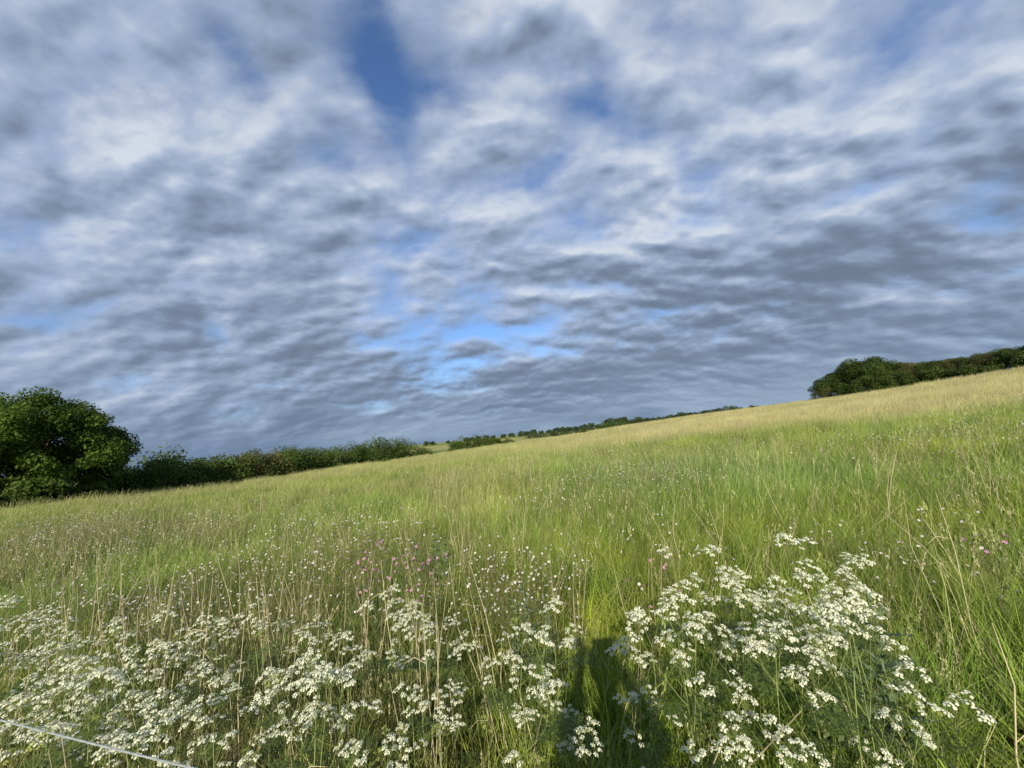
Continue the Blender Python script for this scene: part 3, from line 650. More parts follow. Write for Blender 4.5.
def umbel_mesh(seed, young=False):
    rg = np.random.default_rng(seed); mb = MB(); R = 0.037 if not young else 0.024
    nr = int(rg.integers(7, 10)); me_mats = [pstem, bud if young else petal]; ray_f = 0; fl = []
    st = MB()
    for i in range(nr):
        ph = 2*math.pi*i/nr+rg.normal()*0.2; th = (0.18 if i % 4 == 0 else 0.55+0.62*rg.random())
        L = R*(0.85+0.35*rg.random())*(1.15 if th < 0.3 else 1.0)*1.12
        d = np.array([math.sin(th)*math.cos(ph), math.sin(th)*math.sin(ph), math.cos(th)])
        d2 = d+np.array([0, 0, 0.25]); tip = d*L*0.6+d2/np.linalg.norm(d2)*L*0.45
        st.tube([np.zeros(3), d*L*0.6, tip], [0.0007, 0.0006, 0.0005], 3, (1, .5, 0), False)
        nf = int(rg.integers(10, 14)) if not young else 12
        for j in range(nf):
            u = math.sqrt((j+0.5)/nf); a = j*2.4+rg.random()*0.4; q = 0.0108*u if not young else 0.0075*u
            off = np.array([math.cos(a)*q, math.sin(a)*q, 0.007*(1-u*u)+0.002*rg.random()])
            ax = d*0.5+np.array([0, 0, 1.0]); n_ = ax/np.linalg.norm(ax)+np.array([math.cos(a), math.sin(a), 0])*0.95*u+rg.normal(size=3)*0.35
            V, Q = flower(tip+off+np.array([0, 0, 0.004]), n_, (0.0028+0.0013*u)*(1 if not young else 0.62), rg)
            fl.append((V, Q, 0.9+0.15*rg.random()))
            st.tube([tip, tip+off+[0, 0, 0.003]], [0.0004, 0.0003], 3, (1, .6, 0), False)
    nst = sum(len(q) for q in st.q)
    for V, Q, c in fl: st.add(V, Q, None, (c, rg.random(), 0))
    me = st.mesh('young_umbel' if young else 'umbel', pstem); me.materials.append(me_mats[1])
    mi = np.zeros(len(me.polygons), np.int32); mi[nst:] = 1; me.polygons.foreach_set('material_index', mi)
    return me
def fern_leaf(seed, L=0.26, mat=None, name='parsley_leaf'):
    rg = np.random.default_rng(seed); mb = MB(); n = 8
    def axis(t): return np.array([L*t, 0, 0.10*L*math.sin(t*2.6)-0.25*L*t*t])
    mb.tube([axis(t) for t in np.linspace(0, 1, 6)], np.linspace(0.0016, 0.0005, 6), 3, (1, 0.9, 0), False)
    V = []; Q = []
    for i in range(n):
        t = 0.25+0.72*i/(n-1); pl = L*0.46*(1-0.9*(i/(n-1)))+0.008; c = axis(t)
        for s in (-1, 1):
            d = np.array([0.55, s*0.83, -0.12+0.1*rg.normal()]); d /= np.linalg.norm(d)
            m_ = max(2, int(pl/0.011))
            for j in range(m_):
                u = (j+0.6)/m_; cc = c+d*pl*u; ll = 0.020*(1.1-0.75*u)*(0.8+0.4*rg.random())
                for s2 in (-1, 1):
                    e = d*0.75+np.array([s2*0.65*1.0, -s2*s*0.0+0, 0]); e = e+rg.normal(size=3)*0.18; e /= np.linalg.norm(e)
                    up = np.array([0, 0, 1.0])+rg.normal(size=3)*0.25; w_ = np.cross(up, e); w_ /= np.linalg.norm(w_)
                    k = len(V); V += [cc, cc+e*ll*0.5+w_*ll*0.28, cc+e*ll, cc+e*ll*0.5-w_*ll*0.28]; Q.append((k, k+1, k+2, k+3))
    mb.add(np.array(V), np.array(Q), None, np.tile([1, 0.4, 0], (len(V), 1)))
    return mb.mesh(name, mat or pleaf)
UM = [umbel_mesh(100+i) for i in range(6)]; UY = [umbel_mesh(200+i, True) for i in range(4)]
LF = [fern_leaf(300+i, 0.22+0.05*i) for i in range(3)]
def parsley_kind(seed, H=1.0, spread=0.17, nb=4, thick=0.0032, young=0.0, lean=(0.05, 0.0)):
    """returns stem mesh, umbel seats [(pos, dir, young)], leaf seats [(pos, yaw, pitch)] for a plant of unit height H"""
    rg = np.random.default_rng(seed); mb = MB(); um = []; lv = []
    t = np.linspace(0, 1, 7); P = np.stack([lean[0]*H*t**1.6+0.015*np.sin(t*5+seed), lean[1]*H*t**1.6+0.012*np.cos(t*4+seed)-0.012, -0.04+(H*0.86+0.04)*t], 1)
    mb.tube(P, np.linspace(thick, thick*0.5, 7), 6, (1, 0.3, 0))
    def fork(p, d, L, n, w):
        """a branch that ends in n umbels on a small fork"""
        q = np.linspace(0, 1, 5)[:, None]; up = np.array([0, 0, 1.0])
        tip = p+d*L; B = p+d*L*q+up*(q**2)*L*0.35; B -= 0
        mb.tube(B, np.linspace(w, w*0.5, 5), 5, (1, 0.5, 0)); e = B[-1]; dd = B[-1]-B[-2]; dd /= np.linalg.norm(dd)
        for k in range(n):
            a = 2*math.pi*k/n+rg.random(); sp = 0.0 if n == 1 else 0.62
            o = dd+np.array([math.cos(a), math.sin(a), 0.25])*sp; o /= np.linalg.norm(o)
            l = 0.055+0.05*rg.random(); f = e+o*l+up*0.012
            mb.tube([e, e+o*l*0.6, f], [w*0.45, w*0.4, w*0.35], 4, (1, 0.7, 0))
            um.append((f, o*0.45+up*0.9+rg.normal(size=3)*0.10, rg.random() < young))
    fork(P[-1], np.array([0.1, 0, 1.0]), 0.05*H, 3, thick*0.6)
    for i in range(nb):
        f = 0.42+0.44*i/max(1, nb-1)+rg.normal()*0.02; p = np.array([np.interp(f, t, P[:, k]) for k in range(3)])
        a = i*2.4+seed*1.3; out = spread*(1.25-0.55*f)*(0.8+0.5*rg.random())
        rise = H*(0.93-0.30*rg.random()-f*0.80); d = np.array([math.cos(a)*out, math.sin(a)*out, max(0.06, rise*0.75)]); L = np.linalg.norm(d)
        fork(p, d/L, L*0.80, int(rg.integers(1, 4)), thick*0.55)
        lv.append((p, a+0.4, 0.3))
    for i in range(4): lv.append((np.array([0, 0, 0.03+0.22*H*rg.random()]), i*1.6+seed, -0.5))
    return mb.mesh('parsley_stem', pstem, True), um, lv
KD = [parsley_kind(s, 1.0, 0.20, nb, young=y) for s, nb, y in ((1, 4, 0.1), (2, 5, 0), (3, 4, 0.3), (4, 5, 0.1), (5, 3, 0.1), (6, 4, 0.2))]
KY = [parsley_kind(s, 1.0, 0.17, 4, young=0.85) for s in (11, 12)]
KT = [parsley_kind(21, 1.0, 0.16, 2, 0.0060, lean=(-0.16, 0.05))]
def dir_rot(d, spin): return (Vector(d).to_track_quat('Z', 'Y').to_matrix() @ Matrix.Rotation(spin, 3, 'Z')).to_euler()
PROTO_P = {}
def cow_parsley(kind, key, x, y, H, rz, label, group, tilt=(0, 0)):
    """first of a kind is built; the others are copies of it and of its parts"""
    if key not in PROTO_P:
        root = obj('cow_parsley', None)
        obj('stem', kind[0], root)
        for i, (p, d, yg) in enumerate(kind[1]):
            obj('umbel', (UY[i % 4] if yg else UM[i % 6]), root, loc=p, rot=dir_rot(d, i*1.1), scale=0.85+0.12*(i % 4))
        for i, (p, a, pt) in enumerate(kind[2]): obj('leaf', LF[i % 3], root, loc=p, rot=(0, -pt, a))
        PROTO_P[key] = root; r = root
    else:
        src = PROTO_P[key]; r = src.copy(); C.objects.link(r)
        for ch in src.children:
            c = ch.copy(); C.objects.link(c); c.parent = r
    r.location = (x, y, hz(x, y)); r.rotation_euler = (tilt[0], tilt[1], rz); r.scale = (H, H, H)
    tag(r, label, 'wildflower', group)
    return r
def hit(px, py, z):
    d = ray(px, py); k = (z-EYE)/d[2]; return d[0]*k, d[1]*k
G_L = 'cow parsley of the left drift'; G_R = 'cow parsley of the right drift'; G_C = 'cow parsley scattered in the middle'
zones = [ # polygon as rows of picture spans (py, x0, x1), number, spacing, height range, kinds, label, group
 ([(632, 5, 130), (655, 0, 185), (690, 0, 200), (730, 0, 190), (770, 0, 195)], 24, 0.17, (.70, .92), KD, 'cow parsley crowded with white umbels at the far left, around and behind the white cord', G_L),
 ([(628, 215, 330), (650, 190, 350), (690, 190, 350), (740, 195, 345), (775, 200, 340)], 14, 0.20, (.68, .90), KD, 'white cow parsley in the left drift to the right of the white cord end', G_L),
 ([(628, 345, 420), (660, 345, 540), (700, 350, 540), (740, 360, 540)], 11, 0.24, (.66, .84), KD, 'white flowered cow parsley standing loosely among tall stalks left of the person shadow', G_C),
 ([(690, 390, 560), (730, 370, 560), (775, 280, 560)], 9, 0.22, (.62, .76), KY, 'yellow green young cow parsley at the bottom left of the person shadow', G_C),
 ([(588, 735, 860), (625, 665, 880), (660, 680, 850)], 11, 0.22, (.78, 1.0), KD, 'tall white cow parsley along the back of the right drift', G_R),
 ([(665, 690, 850), (700, 690, 860), (740, 690, 850), (778, 690, 840)], 9, 0.21, (.58, .84), KD, 'white cow parsley low in the front of the right drift near the bottom edge', G_R),
]
prg = np.random.default_rng(5); placed = []
for rows, n, gap, (h0, h1), kinds, lab, grp in zones:
    rows_y = [q[0] for q in rows]; made = 0; tries = 0
    while made < n and tries < 900:
        tries += 1; py = rows_y[0]+(rows_y[-1]-rows_y[0])*prg.random()
        xa = np.interp(py, rows_y, [q[1] for q in rows]); xb = np.interp(py, rows_y, [q[2] for q in rows]); px = xa+(xb-xa)*prg.random()
        H = h0+(h1-h0)*prg.random(); x, y = hit(px, py, H*0.94)
        if any((x-a)**2+(y-b)**2 < gap*gap for a, b in placed) or math.hypot(x, y) < 0.75: continue
        placed.append((x, y)); made += 1; k = int(prg.integers(len(kinds)))
        cow_parsley(kinds[k], (id(kinds), k), x, y, H, prg.random()*6.28, lab, grp, tilt=(prg.normal()*0.05, 0.05+prg.normal()*0.05))
singles = [ # px, py of the head, height, kind list, index, tilt, label
 (588, 668, .86, KT, 0, (0, -0.05), 'single thick stemmed cow parsley leaning left inside the dark person shadow'),
 (648, 655, .80, KD, 4, (0, 0), 'solitary cow parsley with dull white heads just right of the person shadow'),
 (660, 735, .66, KD, 0, (0, 0), 'short white cow parsley right of the shadow near the bottom edge'),
 (600, 765, .66, KD, 2, (0, 0), 'short white cow parsley at the bottom edge within the person shadow'),
 (768, 568, .98, KD, 4, (0, .10), 'cow parsley farthest back at the top of the right drift'),
 (700, 582, .92, KD, 2, (0, 0), 'cow parsley at the upper left shoulder of the right drift'),
 (885, 640, .86, KD, 4, (0, .22), 'cow parsley just outside the right drift, its heads leaning right'),
 (930, 672, .84, KD, 2, (0, .25), 'rightmost cow parsley, arching over to the right of the right drift'),
 (905, 715, .70, KD, 4, (0, .25), 'low cow parsley under the rightmost arching one'),
 (12, 612, .92, KD, 1, (0, 0), 'cow parsley at the left picture edge behind the crowded left drift'),
 (545, 632, .80, KD, 4, (0, 0), 'cow parsley touching the upper left side of the person shadow'),
 (388, 612, .80, KD, 2, (0, 0), 'cow parsley below the pink flowers, in front of the tall stalks'),
]
for i, (px, py, H, kk, k, tl, lab) in enumerate(singles):
    x, y = hit(px, py, H*0.92); cow_parsley(kk[k], (id(kk), k), x, y, H, 0.0 if kk is KT else i*1.3, lab, None, tilt=tl); placed.append((x, y))
# ------------------------------------------------------------------ pink and white wildflowers
pink = leaf_mat('pink_petal', (0.44, 0.18, 0.31), (0.58, 0.34, 0.46), 0.3, 0.6, 20, 0.2)
whitep = leaf_mat('campion_petal', (0.56, 0.51, 0.50), (0.74, 0.70, 0.64), 0.3, 0.6, 20, 0.2)
hstem = leaf_mat('herb_stem', (0.13, 0.16, 0.05), (0.22, 0.20, 0.09), 0.15, 0.5, 6, 0.3)
def head_mesh(seed, mat, r, name):
    rg = np.random.default_rng(seed); mb = MB()
    mb.tube([(0, 0, -0.012), (0, 0, -0.006), (0, 0, 0)], [0.001, 0.0032, 0.0022], 5, (0.8, 0.2, 0)); n0 = sum(len(q) for q in mb.q)+sum(len(q) for q in mb.t)
    V, Q = flower(np.array([0, 0, 0.001]), np.array([0, 0, 1.0]), r, rg, 5, 0.18); mb.add(V, Q, None, (1, rg.random(), 0))
    me = mb.mesh(name, hstem); me.materials.append(mat); nq0 = 10
    mi = np.zeros(len(me.polygons), np.int32); mi[nq0:nq0+5] = 1; me.polygons.foreach_set('material_index', mi); return me
HP = [head_mesh(i, pink, 0.0110, 'pink_flower') for i in range(3)]; HW = [head_mesh(10+i, whitep, 0.0092, 'white_flower') for i in range(3)]
def herb_kind(seed, H, nh):
    rg = np.random.default_rng(seed); mb = MB(); seats = []
    P = np.array([[0, 0, -0.03], [0.01, 0.01, H*0.4], [0.03, 0, H*0.75], [0.04, 0.01, H*0.95]]); mb.tube(P, [0.0022, 0.002, 0.0015, 0.001], 4, (1, .4, 0))
    for i in range(nh):
        j = 1+min(2, i % 3); a = i*2.4+seed; l = 0.05+0.07*rg.random(); q = P[j]; e = q+np.array([math.cos(a)*l*0.8, math.sin(a)*l*0.8, l*1.1+(H*0.97-q[2])*0.55])
        mb.tube([q, (q+e)/2+[0, 0, 0.01], e], [0.0012, 0.001, 0.0008], 3, (1, .5, 0), False)
        seats.append((e, np.array([math.cos(a)*0.6, math.sin(a)*0.6-0.3, 0.8])))
    for i in range(5):   # opposite leaves
        z = H*(0.1+0.14*i)
        for s in (0, math.pi):
            a = i*1.5+s; d = np.array([math.cos(a), math.sin(a), 0.5]); w = np.array([-math.sin(a), math.cos(a), 0])*0.008; L = 0.055
            p = np.array([0.01, 0.005, z]); mb.add([p, p+d*L*0.5+w, p+d*L*[1, 1, 0.6], p+d*L*0.5-w], [(0, 1, 2, 3)], None, (0.7, 0.2, 0))
    return mb.mesh('herb_stem', hstem), seats
HK = [herb_kind(s, 1.0*h, n) for s, h, n in ((1, .62, 6), (2, .66, 8), (3, .58, 5))]
def herb(heads, key, k, x, y, sc, rz, nm, label, group):
    kk = (key, k)
    if kk not in PROTO_P:
        r = obj(nm, None); obj('stem', HK[k][0], r)
        for i, (p, d) in enumerate(HK[k][1]): obj('flower_head', heads[i % 3], r, loc=p, rot=dir_rot(d, i), scale=0.9+0.1*(i % 3))
        PROTO_P[kk] = r
    else:
        src = PROTO_P[kk]; r = src.copy(); C.objects.link(r)
        for ch in src.children:
            c = ch.copy(); C.objects.link(c); c.parent = r
    r.location = (x, y, hz(x, y)); r.rotation_euler = (prg.normal()*.05, prg.normal()*.05, rz); r.scale = (sc,)*3
    tag(r, label, 'wildflower', group); return r
pinks = [(362, 562), (370, 572), (376, 560), (358, 580), (371, 586), (381, 594), (404, 578), (412, 590), (418, 575), (424, 586), (428, 572), (366, 598), (350, 570), (362, 574), (388, 568), (385, 582), (410, 582), (420, 590), (432, 584), (402, 590)]
for i, (px, py) in enumerate(pinks):
    x, y = hit(px, py, 0.62); herb(HP, 'pink', i % 3, x, y, 1.12+0.1*prg.random(), i*1.9, 'pink_campion',
        'pink campion in the knot of pink flowers left of the picture middle' if px < 395 else 'pink campion in the second pink knot, nearer the picture middle', 'pink campions in two knots')
for px, py, lab in ((660, 576, 'pink campion alone above the left shoulder of the right parsley drift'), (676, 584, 'pink campion just left of the right parsley drift, among straw stems'), (992, 572, 'purple pink campion alone near the right picture edge'), (650, 600, 'low pink campion beside dry stems right of the person shadow'), (28, 590, 'pink campion near the left picture edge behind the parsley')):
    x, y = hit(px, py, 0.62); herb(HP, 'pink', 0, x, y, 1.05, px, 'pink_campion', lab, None)
wz = [((555, 60, 540, 612, 80, 320), 60, 'small white wildflower in the sprinkled belt behind the left parsley drift', 'white wildflowers behind the left drift'),
      ((552, 330, 545, 606, 330, 540), 16, 'small white wildflower sprinkled around the pink campions', 'white wildflowers around the pink campions'),
      ((560, 850, 505, 600, 560, 1000), 16, 'small white wildflower dotted in the green grass behind the right drift', 'white wildflowers behind the right drift')]
for (_, _, y0, y1, x0, x1), n, lab, grp in wz:
    for i in range(n):
        px = x0+(x1-x0)*prg.random(); py = y0+(y1-y0)*prg.random(); x, y = hit(px, py, 0.60)
        herb(HW, 'white', int(prg.integers(3)), x, y, 0.92+0.16*prg.random(), prg.random()*6.28, 'white_campion', lab, grp)
# grey green thistles
tleaf = leaf_mat('thistle_leaf', (0.09, 0.14, 0.07), (0.17, 0.23, 0.12), 0.25, 0.6, 8, 0.3)
def thistle_kind(seed):
    rg = np.random.default_rng(seed); mb = MB(); H = 0.62; mb.tube([(0, 0, -.03), (.01, 0, .3), (.0, .01, H)], [.005, .004, .002], 5, (1, .5, 0))
    lf = MB()
    for i in range(26):
        z = 0.06+(H-0.06)*i/25; a = i*2.4; L = 0.16*(1-0.65*i/25)*(0.8+0.4*rg.random()); d = np.array([math.cos(a), math.sin(a), 0.55]); w = np.array([-math.sin(a), math.cos(a), 0])
        for k in range(6):   # lobed blade
            t0, t1 = k/6, (k+1)/6; c = lambda t: np.array([0, 0, z])+d*L*t-np.array([0, 0, 0.35*L*t*t]); ww = L*0.17*(1-t0*0.75)*(1.25 if k % 2 else 0.65)
            lf.add([c(t0)-w*ww*.5, c(t0)+w*ww*.5, c(t1)+w*ww+[0, 0, .01], c(t1)-w*ww+[0, 0, .01]], [(0, 1, 2, 3)], None, (0.85+0.3*rg.random(), rg.random(), 0))
    return mb.mesh('thistle_stem', tleaf, True), lf.mesh('thistle_leaves', tleaf)
TK = [thistle_kind(1), thistle_kind(2)]
th = [(410, 536, .62, 'grey green thistle left of the picture middle beyond the pink flowers'), (433, 530, .66, 'grey green thistle, tallest of the group beyond the pink flowers'), (446, 540, .6, 'grey green thistle right of the tallest one beyond the pink flowers'),
      (528, 590, .62, 'silvery thistle between the pink knots and the person shadow'), (545, 603, .58, 'silvery thistle just above the left side of the person shadow'), (512, 606, .55, 'low silvery thistle in front of the scattered white flowers'),
      (868, 612, .72, 'bluish thistle behind the right parsley drift on its right'), (880, 628, .66, 'bluish thistle right beside the leaning parsley heads of the right drift'), (853, 618, .7, 'bluish thistle rising inside the right edge of the right drift')]
for i, (px, py, H, lab) in enumerate(th):
    x, y = hit(px, py, H); r = tag(obj('thistle', None, loc=(x, y, hz(x, y)), rot=(0, .05, i*1.1), scale=H/0.60), lab, 'thistle'); obj('stem', TK[i % 2][0], r); obj('leaves', TK[i % 2][1], r)
# ------------------------------------------------------------------ far flower dust: small white heads over the meadow, too many to count
FL = bpy.data.collections.new('flower_library')
def spray(seed, n, rad, r, mat, h0, h1):
    rg = np.random.default_rng(seed); mb = MB(); k = 0
    for i in range(n):
        a = rg.random()*6.283; q = rad*math.sqrt(rg.random()); h = h0+(h1-h0)*rg.random(); c = np.array([q*math.cos(a), q*math.sin(a), h])
        V, Q = flower(c, np.array([rg.normal()*.6, -0.6+rg.normal()*.5, 0.9]), r*(0.8+0.4*rg.random()), rg, 5, 0.1); mb.add(V, Q, None, (1, rg.random(), 0)); k += 5
    for i in range(n):
        c = mb.v[i][0]; mb.tube([c*[.6, .6, 0], c*[.8, .8, .6], c], [r*.10]*3, 3, (1, .4, 0), False)
    me = mb.mesh('spray', mat); me.materials.append(hstem); mi = np.ones(len(me.polygons), np.int32); mi[:k] = 0; me.polygons.foreach_set('material_index', mi)
    o = bpy.data.objects.new('spray_%02d' % len(FL.objects), me); FL.objects.link(o)
for s in range(3): spray(s, 5, 0.22, 0.0085, whitep, 0.45, 0.68)
for s in range(3): spray(10+s, 8, 0.6, 0.0125, whitep, 0.5, 0.72)
for s in range(2): spray(20+s, 10, 1.5, 0.016, whitep, 0.5, 0.72)
FP, FI, FS, FR = [], [], [], []
def dust(px0, px1, py0, py1, n, ids, thr=0.5, s_=2.0):
    c = 0
    while c < n:
        m_ = n*4; px = px0+(px1-px0)*prg.random(m_); py = py0+(py1-py0)*prg.random(m_)
        d = FWD*F_PX+RGT*(px-512)[:, None]+UPV*(384-py)[:, None]; x = np.zeros(m_); y = np.zeros(m_); z = np.full(m_, 0.6)
        for _ in range(6):
            k = (z-EYE)/np.minimum(d[:, 2], -1e-3); k = np.clip(k, 0, 1); x = d[:, 0]*k; y = d[:, 1]*k; z = 0.6+hgt(x, y)
        ok = (fbm(x, y, s_, 30) > thr) & (np.hypot(x, y) > 2.2) & (np.hypot(x, y) < 80); x, y = x[ok][:n-c], y[ok][:n-c]; c += len(x) if len(x) else n
        FP.append(np.stack([x, y, hgt(x, y)], 1)); FI.append(prg.choice(ids, len(x))); FS.append(np.repeat((0.9+0.3*prg.random(len(x)))[:, None], 3, 1)); FR.append(np.stack([np.zeros(len(x)), np.zeros(len(x)), prg.random(len(x))*6.28], 1))
dust(0, 560, 545, 610, 260, [0, 1, 2], 0.5, 1.2)
dust(0, 150, 515, 548, 130, [3, 4, 5], 0.45); dust(60, 400, 498, 545, 150, [3, 4, 5], 0.50, 3.0); dust(540, 700, 448, 480, 60, [3, 4, 5], 0.45, 4)
dust(400, 640, 470, 505, 36, [3, 4, 5], 0.52, 3.0); dust(560, 1024, 480, 600, 26, [0, 1, 2], 0.5)
dust(760, 1024, 405, 445, 34, [6, 7], 0.48, 8); dust(640, 1024, 440, 520, 28, [3, 4, 5], 0.55, 2); dust(460, 800, 425, 460, 60, [6, 7], 0.5, 8)
n_ = sum(map(len, FP)); instancer('white_wildflowers', cat_(FP), np.ones((n_, 3)), cat_(FI), cat_(FS), cat_(FR), FL, 'tiny white flower heads sprinkled in patches over the whole meadow', 'wildflowers')
# ------------------------------------------------------------------ electric fence cord at the lower left
rope_m = simple('cord_white', (0.24, 0.27, 0.26), 0.6, 60, 0.2); steel = simple('cord_wire', (0.45, 0.46, 0.48), 0.35, metallic=1.0)
A = np.array([*hit(0, 720, 0.95), 0.95]); B_ = np.array([*hit(195, 768, 0.95), 0.95]); u_ = (B_-A)/np.linalg.norm(B_-A)
p0 = A-u_*2.6; p1 = B_+u_*2.9
def sagp(t):
    p = p0+(p1-p0)*t; s = 0.06; base = lambda q: -4*s*q*(1-q)
    tA = 2.6/np.linalg.norm(p1-p0); return p+np.array([0, 0, base(t)-base(tA)*(1-t)-base(tA)*t])
ts = np.linspace(0, 1, 900); L_ = np.linalg.norm(p1-p0); cords = MB(); w1 = MB()
ctr = np.array([sagp(t) for t in ts]); n1_ = np.array([-u_[1], u_[0], 0]); n2_ = np.array([0, 0, 1.0])
for s in range(3):
    ph = ts*L_/0.028*2*math.pi+s*2*math.pi/3; cords.tube(ctr+0.0014*(np.cos(ph)[:, None]*n1_+np.sin(ph)[:, None]*n2_), 0.0016, 5, (1, 0, 0))
for s in range(3):
    ph = ts*L_/0.028*2*math.pi+s*2*math.pi/3+1.05; w1.tube(ctr+0.0028*(np.cos(ph)[:, None]*n1_+np.sin(ph)[:, None]*n2_), 0.0004, 3, (1, 0, 0))
fe = tag(obj('electric_fence', None, loc=(0, 0, 0)), 'thin twisted white electric fence line stretched across the bottom left corner', 'fence')
obj('cord', cords.mesh('cord', rope_m, True), fe)
post_m = simple('post_plastic', (0.75, 0.75, 0.72), 0.4)
def post(p, lab):
    zb = hz(p[0], p[1]); r = tag(obj('fence_post', None, loc=(p[0], p[1], zb)), lab, 'fence post'); h = p[2]-zb
    mb = MB(); mb.tube([(0, 0, -.2), (0, 0, h-.03), (0, 0, h+.10), (0, 0, h+.12)], [.010, .009, .008, .004], 10, (1, 0, 0)); obj('shaft', mb.mesh('shaft', post_m, True), r)
    m2 = MB(); m2.tube([(0, .009, h-.03), (0, .030, h-.025), (0, .036, h-.004), (0, .030, h+.018), (0, .016, h+.016)], .003, 6, (1, 0, 0)); obj('hook', m2.mesh('hook', post_m, True), r)
    m3 = MB(); m3.tube([(-.06, 0, .16), (0, 0, .16), (.06, 0, .18)], .006, 6, (1, 0, 0)); obj('tread', m3.mesh('tread', post_m, True), r)
e0 = sagp(0.0); e1 = sagp(1.0)
post(e0, 'white plastic fence post holding the left end of the cord'); post(e1, 'white plastic fence post holding the right end of the cord')
# ------------------------------------------------------------------ the person taking the picture, whose shadow lies on the plants
skin = simple('skin', (0.50, 0.30, 0.21), 0.5); cloth = simple('jacket', (0.05, 0.07, 0.11), 0.8, 30, .2); trou = simple('trousers', (0.04, 0.045, 0.06), 0.85, 30, .2)
hairm = simple('hair', (0.06, 0.035, 0.02), 0.6, 60, .4); shoe = simple('shoe', (0.03, 0.03, 0.03), 0.5); black = simple('phone_glass', (0.01, 0.01, 0.012), 0.1)
def skinned(name, joints, edges, radii, mat, parent, sub=2, root=0):
    me = bpy.data.meshes.new(name); me.from_pydata([tuple(j) for j in joints], edges, []); o = obj(name, me, parent)
    sk = o.modifiers.new('skin', 'SKIN'); sv = me.skin_vertices[0].data if me.skin_vertices else None
    if sv is None:
        bpy.context.view_layer.update(); bpy.context.view_layer.objects.active = o
        o.select_set(True); bpy.ops.mesh.customdata_skin_add(); sv = me.skin_vertices[0].data
    for i, r in enumerate(radii): sv[i].radius = (r, r) if not hasattr(r, '__len__') else r; sv[i].use_root = (i == root)
    sk.use_smooth_shade = True; ss = o.modifiers.new('sub', 'SUBSURF'); ss.levels = sub; ss.render_levels = sub
    me.materials.append(mat); return o
PY = -0.34
per = tag(obj('person', None, loc=(0.0, PY, hz(0, PY))), 'person in a dark jacket holding up a phone, casting the dark shadow on the flowers', 'person')
Jt = {'pel': (0, 0, .95), 'wai': (0, 0, 1.10), 'che': (0, 0, 1.30), 'nck': (0, .01, 1.46), 'nk2': (0, .015, 1.53), 'hd1': (0, .035, 1.60), 'hd2': (0, .03, 1.68), 'top': (0, .02, 1.735)}
AY = -0.12; KZ = 1.0; up_ = lambda L: [(q[0], q[1], q[2]*KZ) for q in L]
names = list(Jt); P_ = up_([Jt[k] for k in names]); E_ = [(i, i+1) for i in range(7)]; R_ = [(.15, .11), (.135, .10), (.155, .11), (.075, .07), (.052, .055), (.070, .080), (.078, .095), (.05, .06)]
for s in (-1, 1):
    k = len(P_); P_ += up_([(s*.10, 0, .88), (s*.11, .015, .50), (s*.115, -.01, .10), (s*.12, .06, .045), (s*.125, .14, .03)]); E_ += [(0, k), (k, k+1), (k+1, k+2), (k+2, k+3), (k+3, k+4)]; R_ += [.085, .058, .040, .042, .032]
    k = len(P_); P_ += [(s*.19, 0, 1.42*KZ), (s*.22, .06, 1.27), (s*.130, .335+AY, 1.50), (s*.100, .385+AY, 1.575)]; E_ += [(2, k), (k, k+1), (k+1, k+2), (k+2, k+3)]; R_ += [.062, .045, .030, .027]
    hk = k+3
    for f in range(4):
        z0 = 1.607+f*0.018*1.0; k2 = len(P_); x0 = s*(.090+0.004*f)
        P_ += [(x0, .405+AY, z0), (s*.084, .432+AY, z0+.004), (s*.072, .438+AY, z0+.004)]; E_ += [(hk, k2), (k2, k2+1), (k2+1, k2+2)]; R_ += [.010, .0085, .0075]
    k2 = len(P_); P_ += [(s*.085, .392+AY, 1.60), (s*.066, .402+AY, 1.622), (s*.052, .412+AY, 1.640)]; E_ += [(hk, k2), (k2, k2+1), (k2+1, k2+2)]; R_ += [.012, .0095, .008]
skinned('body', P_, E_, R_, skin, per)
# clothing: the same joints, a little fuller
Jp = up_([(0, 0, .93), (0, 0, 1.10), (0, 0, 1.30), (0, .005, 1.44)]); Je = [(0, 1), (1, 2), (2, 3)]; Jr = [(.175, .135), (.155, .12), (.16, .12), (.09, .085)]
for s in (-1, 1):
    k = len(Jp); Jp += [(s*.19, 0, 1.42*KZ), (s*.22, .06, 1.27), (s*.140, .315+AY, 1.477)]; Je += [(2, k), (k, k+1), (k+1, k+2)]; Jr += [.078, .060, .042]
skinned('jacket', Jp, Je, Jr, cloth, per)
Tp = up_([(0, 0, .96), (0, 0, .90)]); Te = [(0, 1)]; Tr = [(.165, .125), (.16, .12)]
for s in (-1, 1):
    k = len(Tp); Tp += up_([(s*.10, 0, .80), (s*.11, .015, .50), (s*.115, -.008, .10)]); Te += [(1, k), (k, k+1), (k+1, k+2)]; Tr += [.10, .073, .062]
skinned('trousers', Tp, Te, Tr, trou, per)
for s in (-1, 1): skinned('shoe', [(s*.115, -.04, .05), (s*.118, .05, .05), (s*.125, .16, .035)], [(0, 1), (1, 2)], [.048, .050, .036], shoe, per)
hb = bmesh_ = None
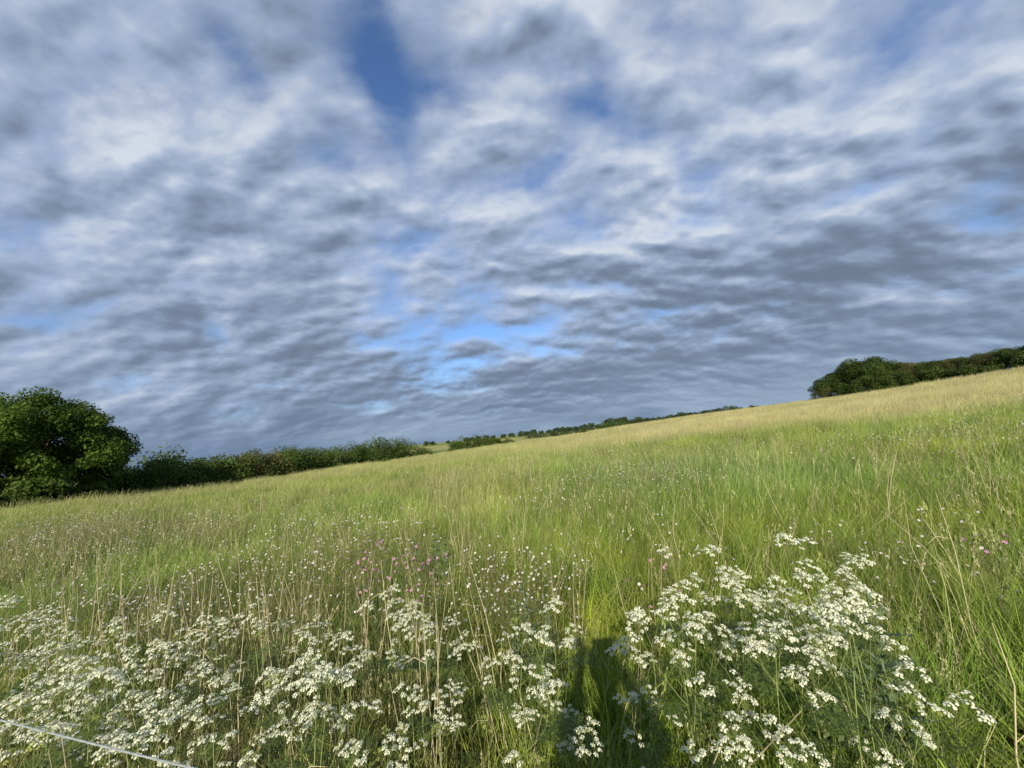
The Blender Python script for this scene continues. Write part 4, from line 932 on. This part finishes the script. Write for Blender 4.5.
def ellip(name, c, r, mat, parent, cut=None, n=16):
    th = np.linspace(0, math.pi, n); ph = np.linspace(0, 2*math.pi, 2*n, endpoint=False)
    V = np.stack([np.outer(np.sin(th), np.cos(ph))*r[0], np.outer(np.sin(th), np.sin(ph))*r[1], np.outer(np.cos(th), np.ones(2*n))*r[2]], -1).reshape(-1, 3)
    if cut: V = cut(V)
    i, j = np.meshgrid(np.arange(n-1), np.arange(2*n), indexing='ij'); Q = np.stack([i*2*n+j, (i+1)*2*n+j, (i+1)*2*n+(j+1) % (2*n), i*2*n+(j+1) % (2*n)], -1).reshape(-1, 4)
    return obj(name, mesh(name, V+np.array(c), Q, mat, True), parent)
ellip('hair', (0, .012, 1.672*KZ), (.100, .112, .112), hairm, per, cut=lambda V: np.where((V[:, 1:2] > .035) & (V[:, 2:3] < .045), V*[.80, .55, .9], V))
for s in (-1, 1): ellip('ear', (s*.080, .02, 1.635*KZ), (.010, .018, .030), skin, per, n=8)
ellip('nose', (0, .118, 1.625*KZ), (.013, .018, .024), skin, per, n=8)
eye = simple('eye_white', (.7, .7, .7), .2)
for s in (-1, 1): ellip('eye', (s*.031, .100, 1.655*KZ), (.012, .010, .008), eye, per, n=8)
ellip('mouth', (0, .104, 1.583*KZ), (.024, .008, .007), simple('lips', (.42, .17, .14), .5), per, n=8)
ph_ = tag(obj('phone', None, loc=(0.055, -0.012, EYE-0.022)), 'dark phone held upright lengthwise in both hands at eye level', 'phone')
def rbox(name, hx, hy, hz_, r, mat, parent, loc=(0, 0, 0)):
    pts = []
    for cx, cz, a0 in ((hx-r, hz_-r, 0), (-hx+r, hz_-r, 90), (-hx+r, -hz_+r, 180), (hx-r, -hz_+r, 270)):
        for k in range(6): a = math.radians(a0+18*k); pts.append((cx+r*math.cos(a), cz+r*math.sin(a)))
    n = len(pts); V = [(x, -hy, z) for x, z in pts]+[(x, hy, z) for x, z in pts]+[(0, -hy, 0), (0, hy, 0)]
    Q = [(i, (i+1) % n, n+(i+1) % n, n+i) for i in range(n)]; T = [((i+1) % n, i, 2*n) for i in range(n)]+[(n+i, n+(i+1) % n, 2*n+1) for i in range(n)]
    return obj(name, mesh(name, V, [Q, T], mat), parent, loc=loc)
rbox('case', .074, .0038, .036, .009, black, ph_); rbox('screen', .070, .0006, .033, .007, simple('screen', (.02, .02, .02), .1), ph_, (0, -.0046, 0))
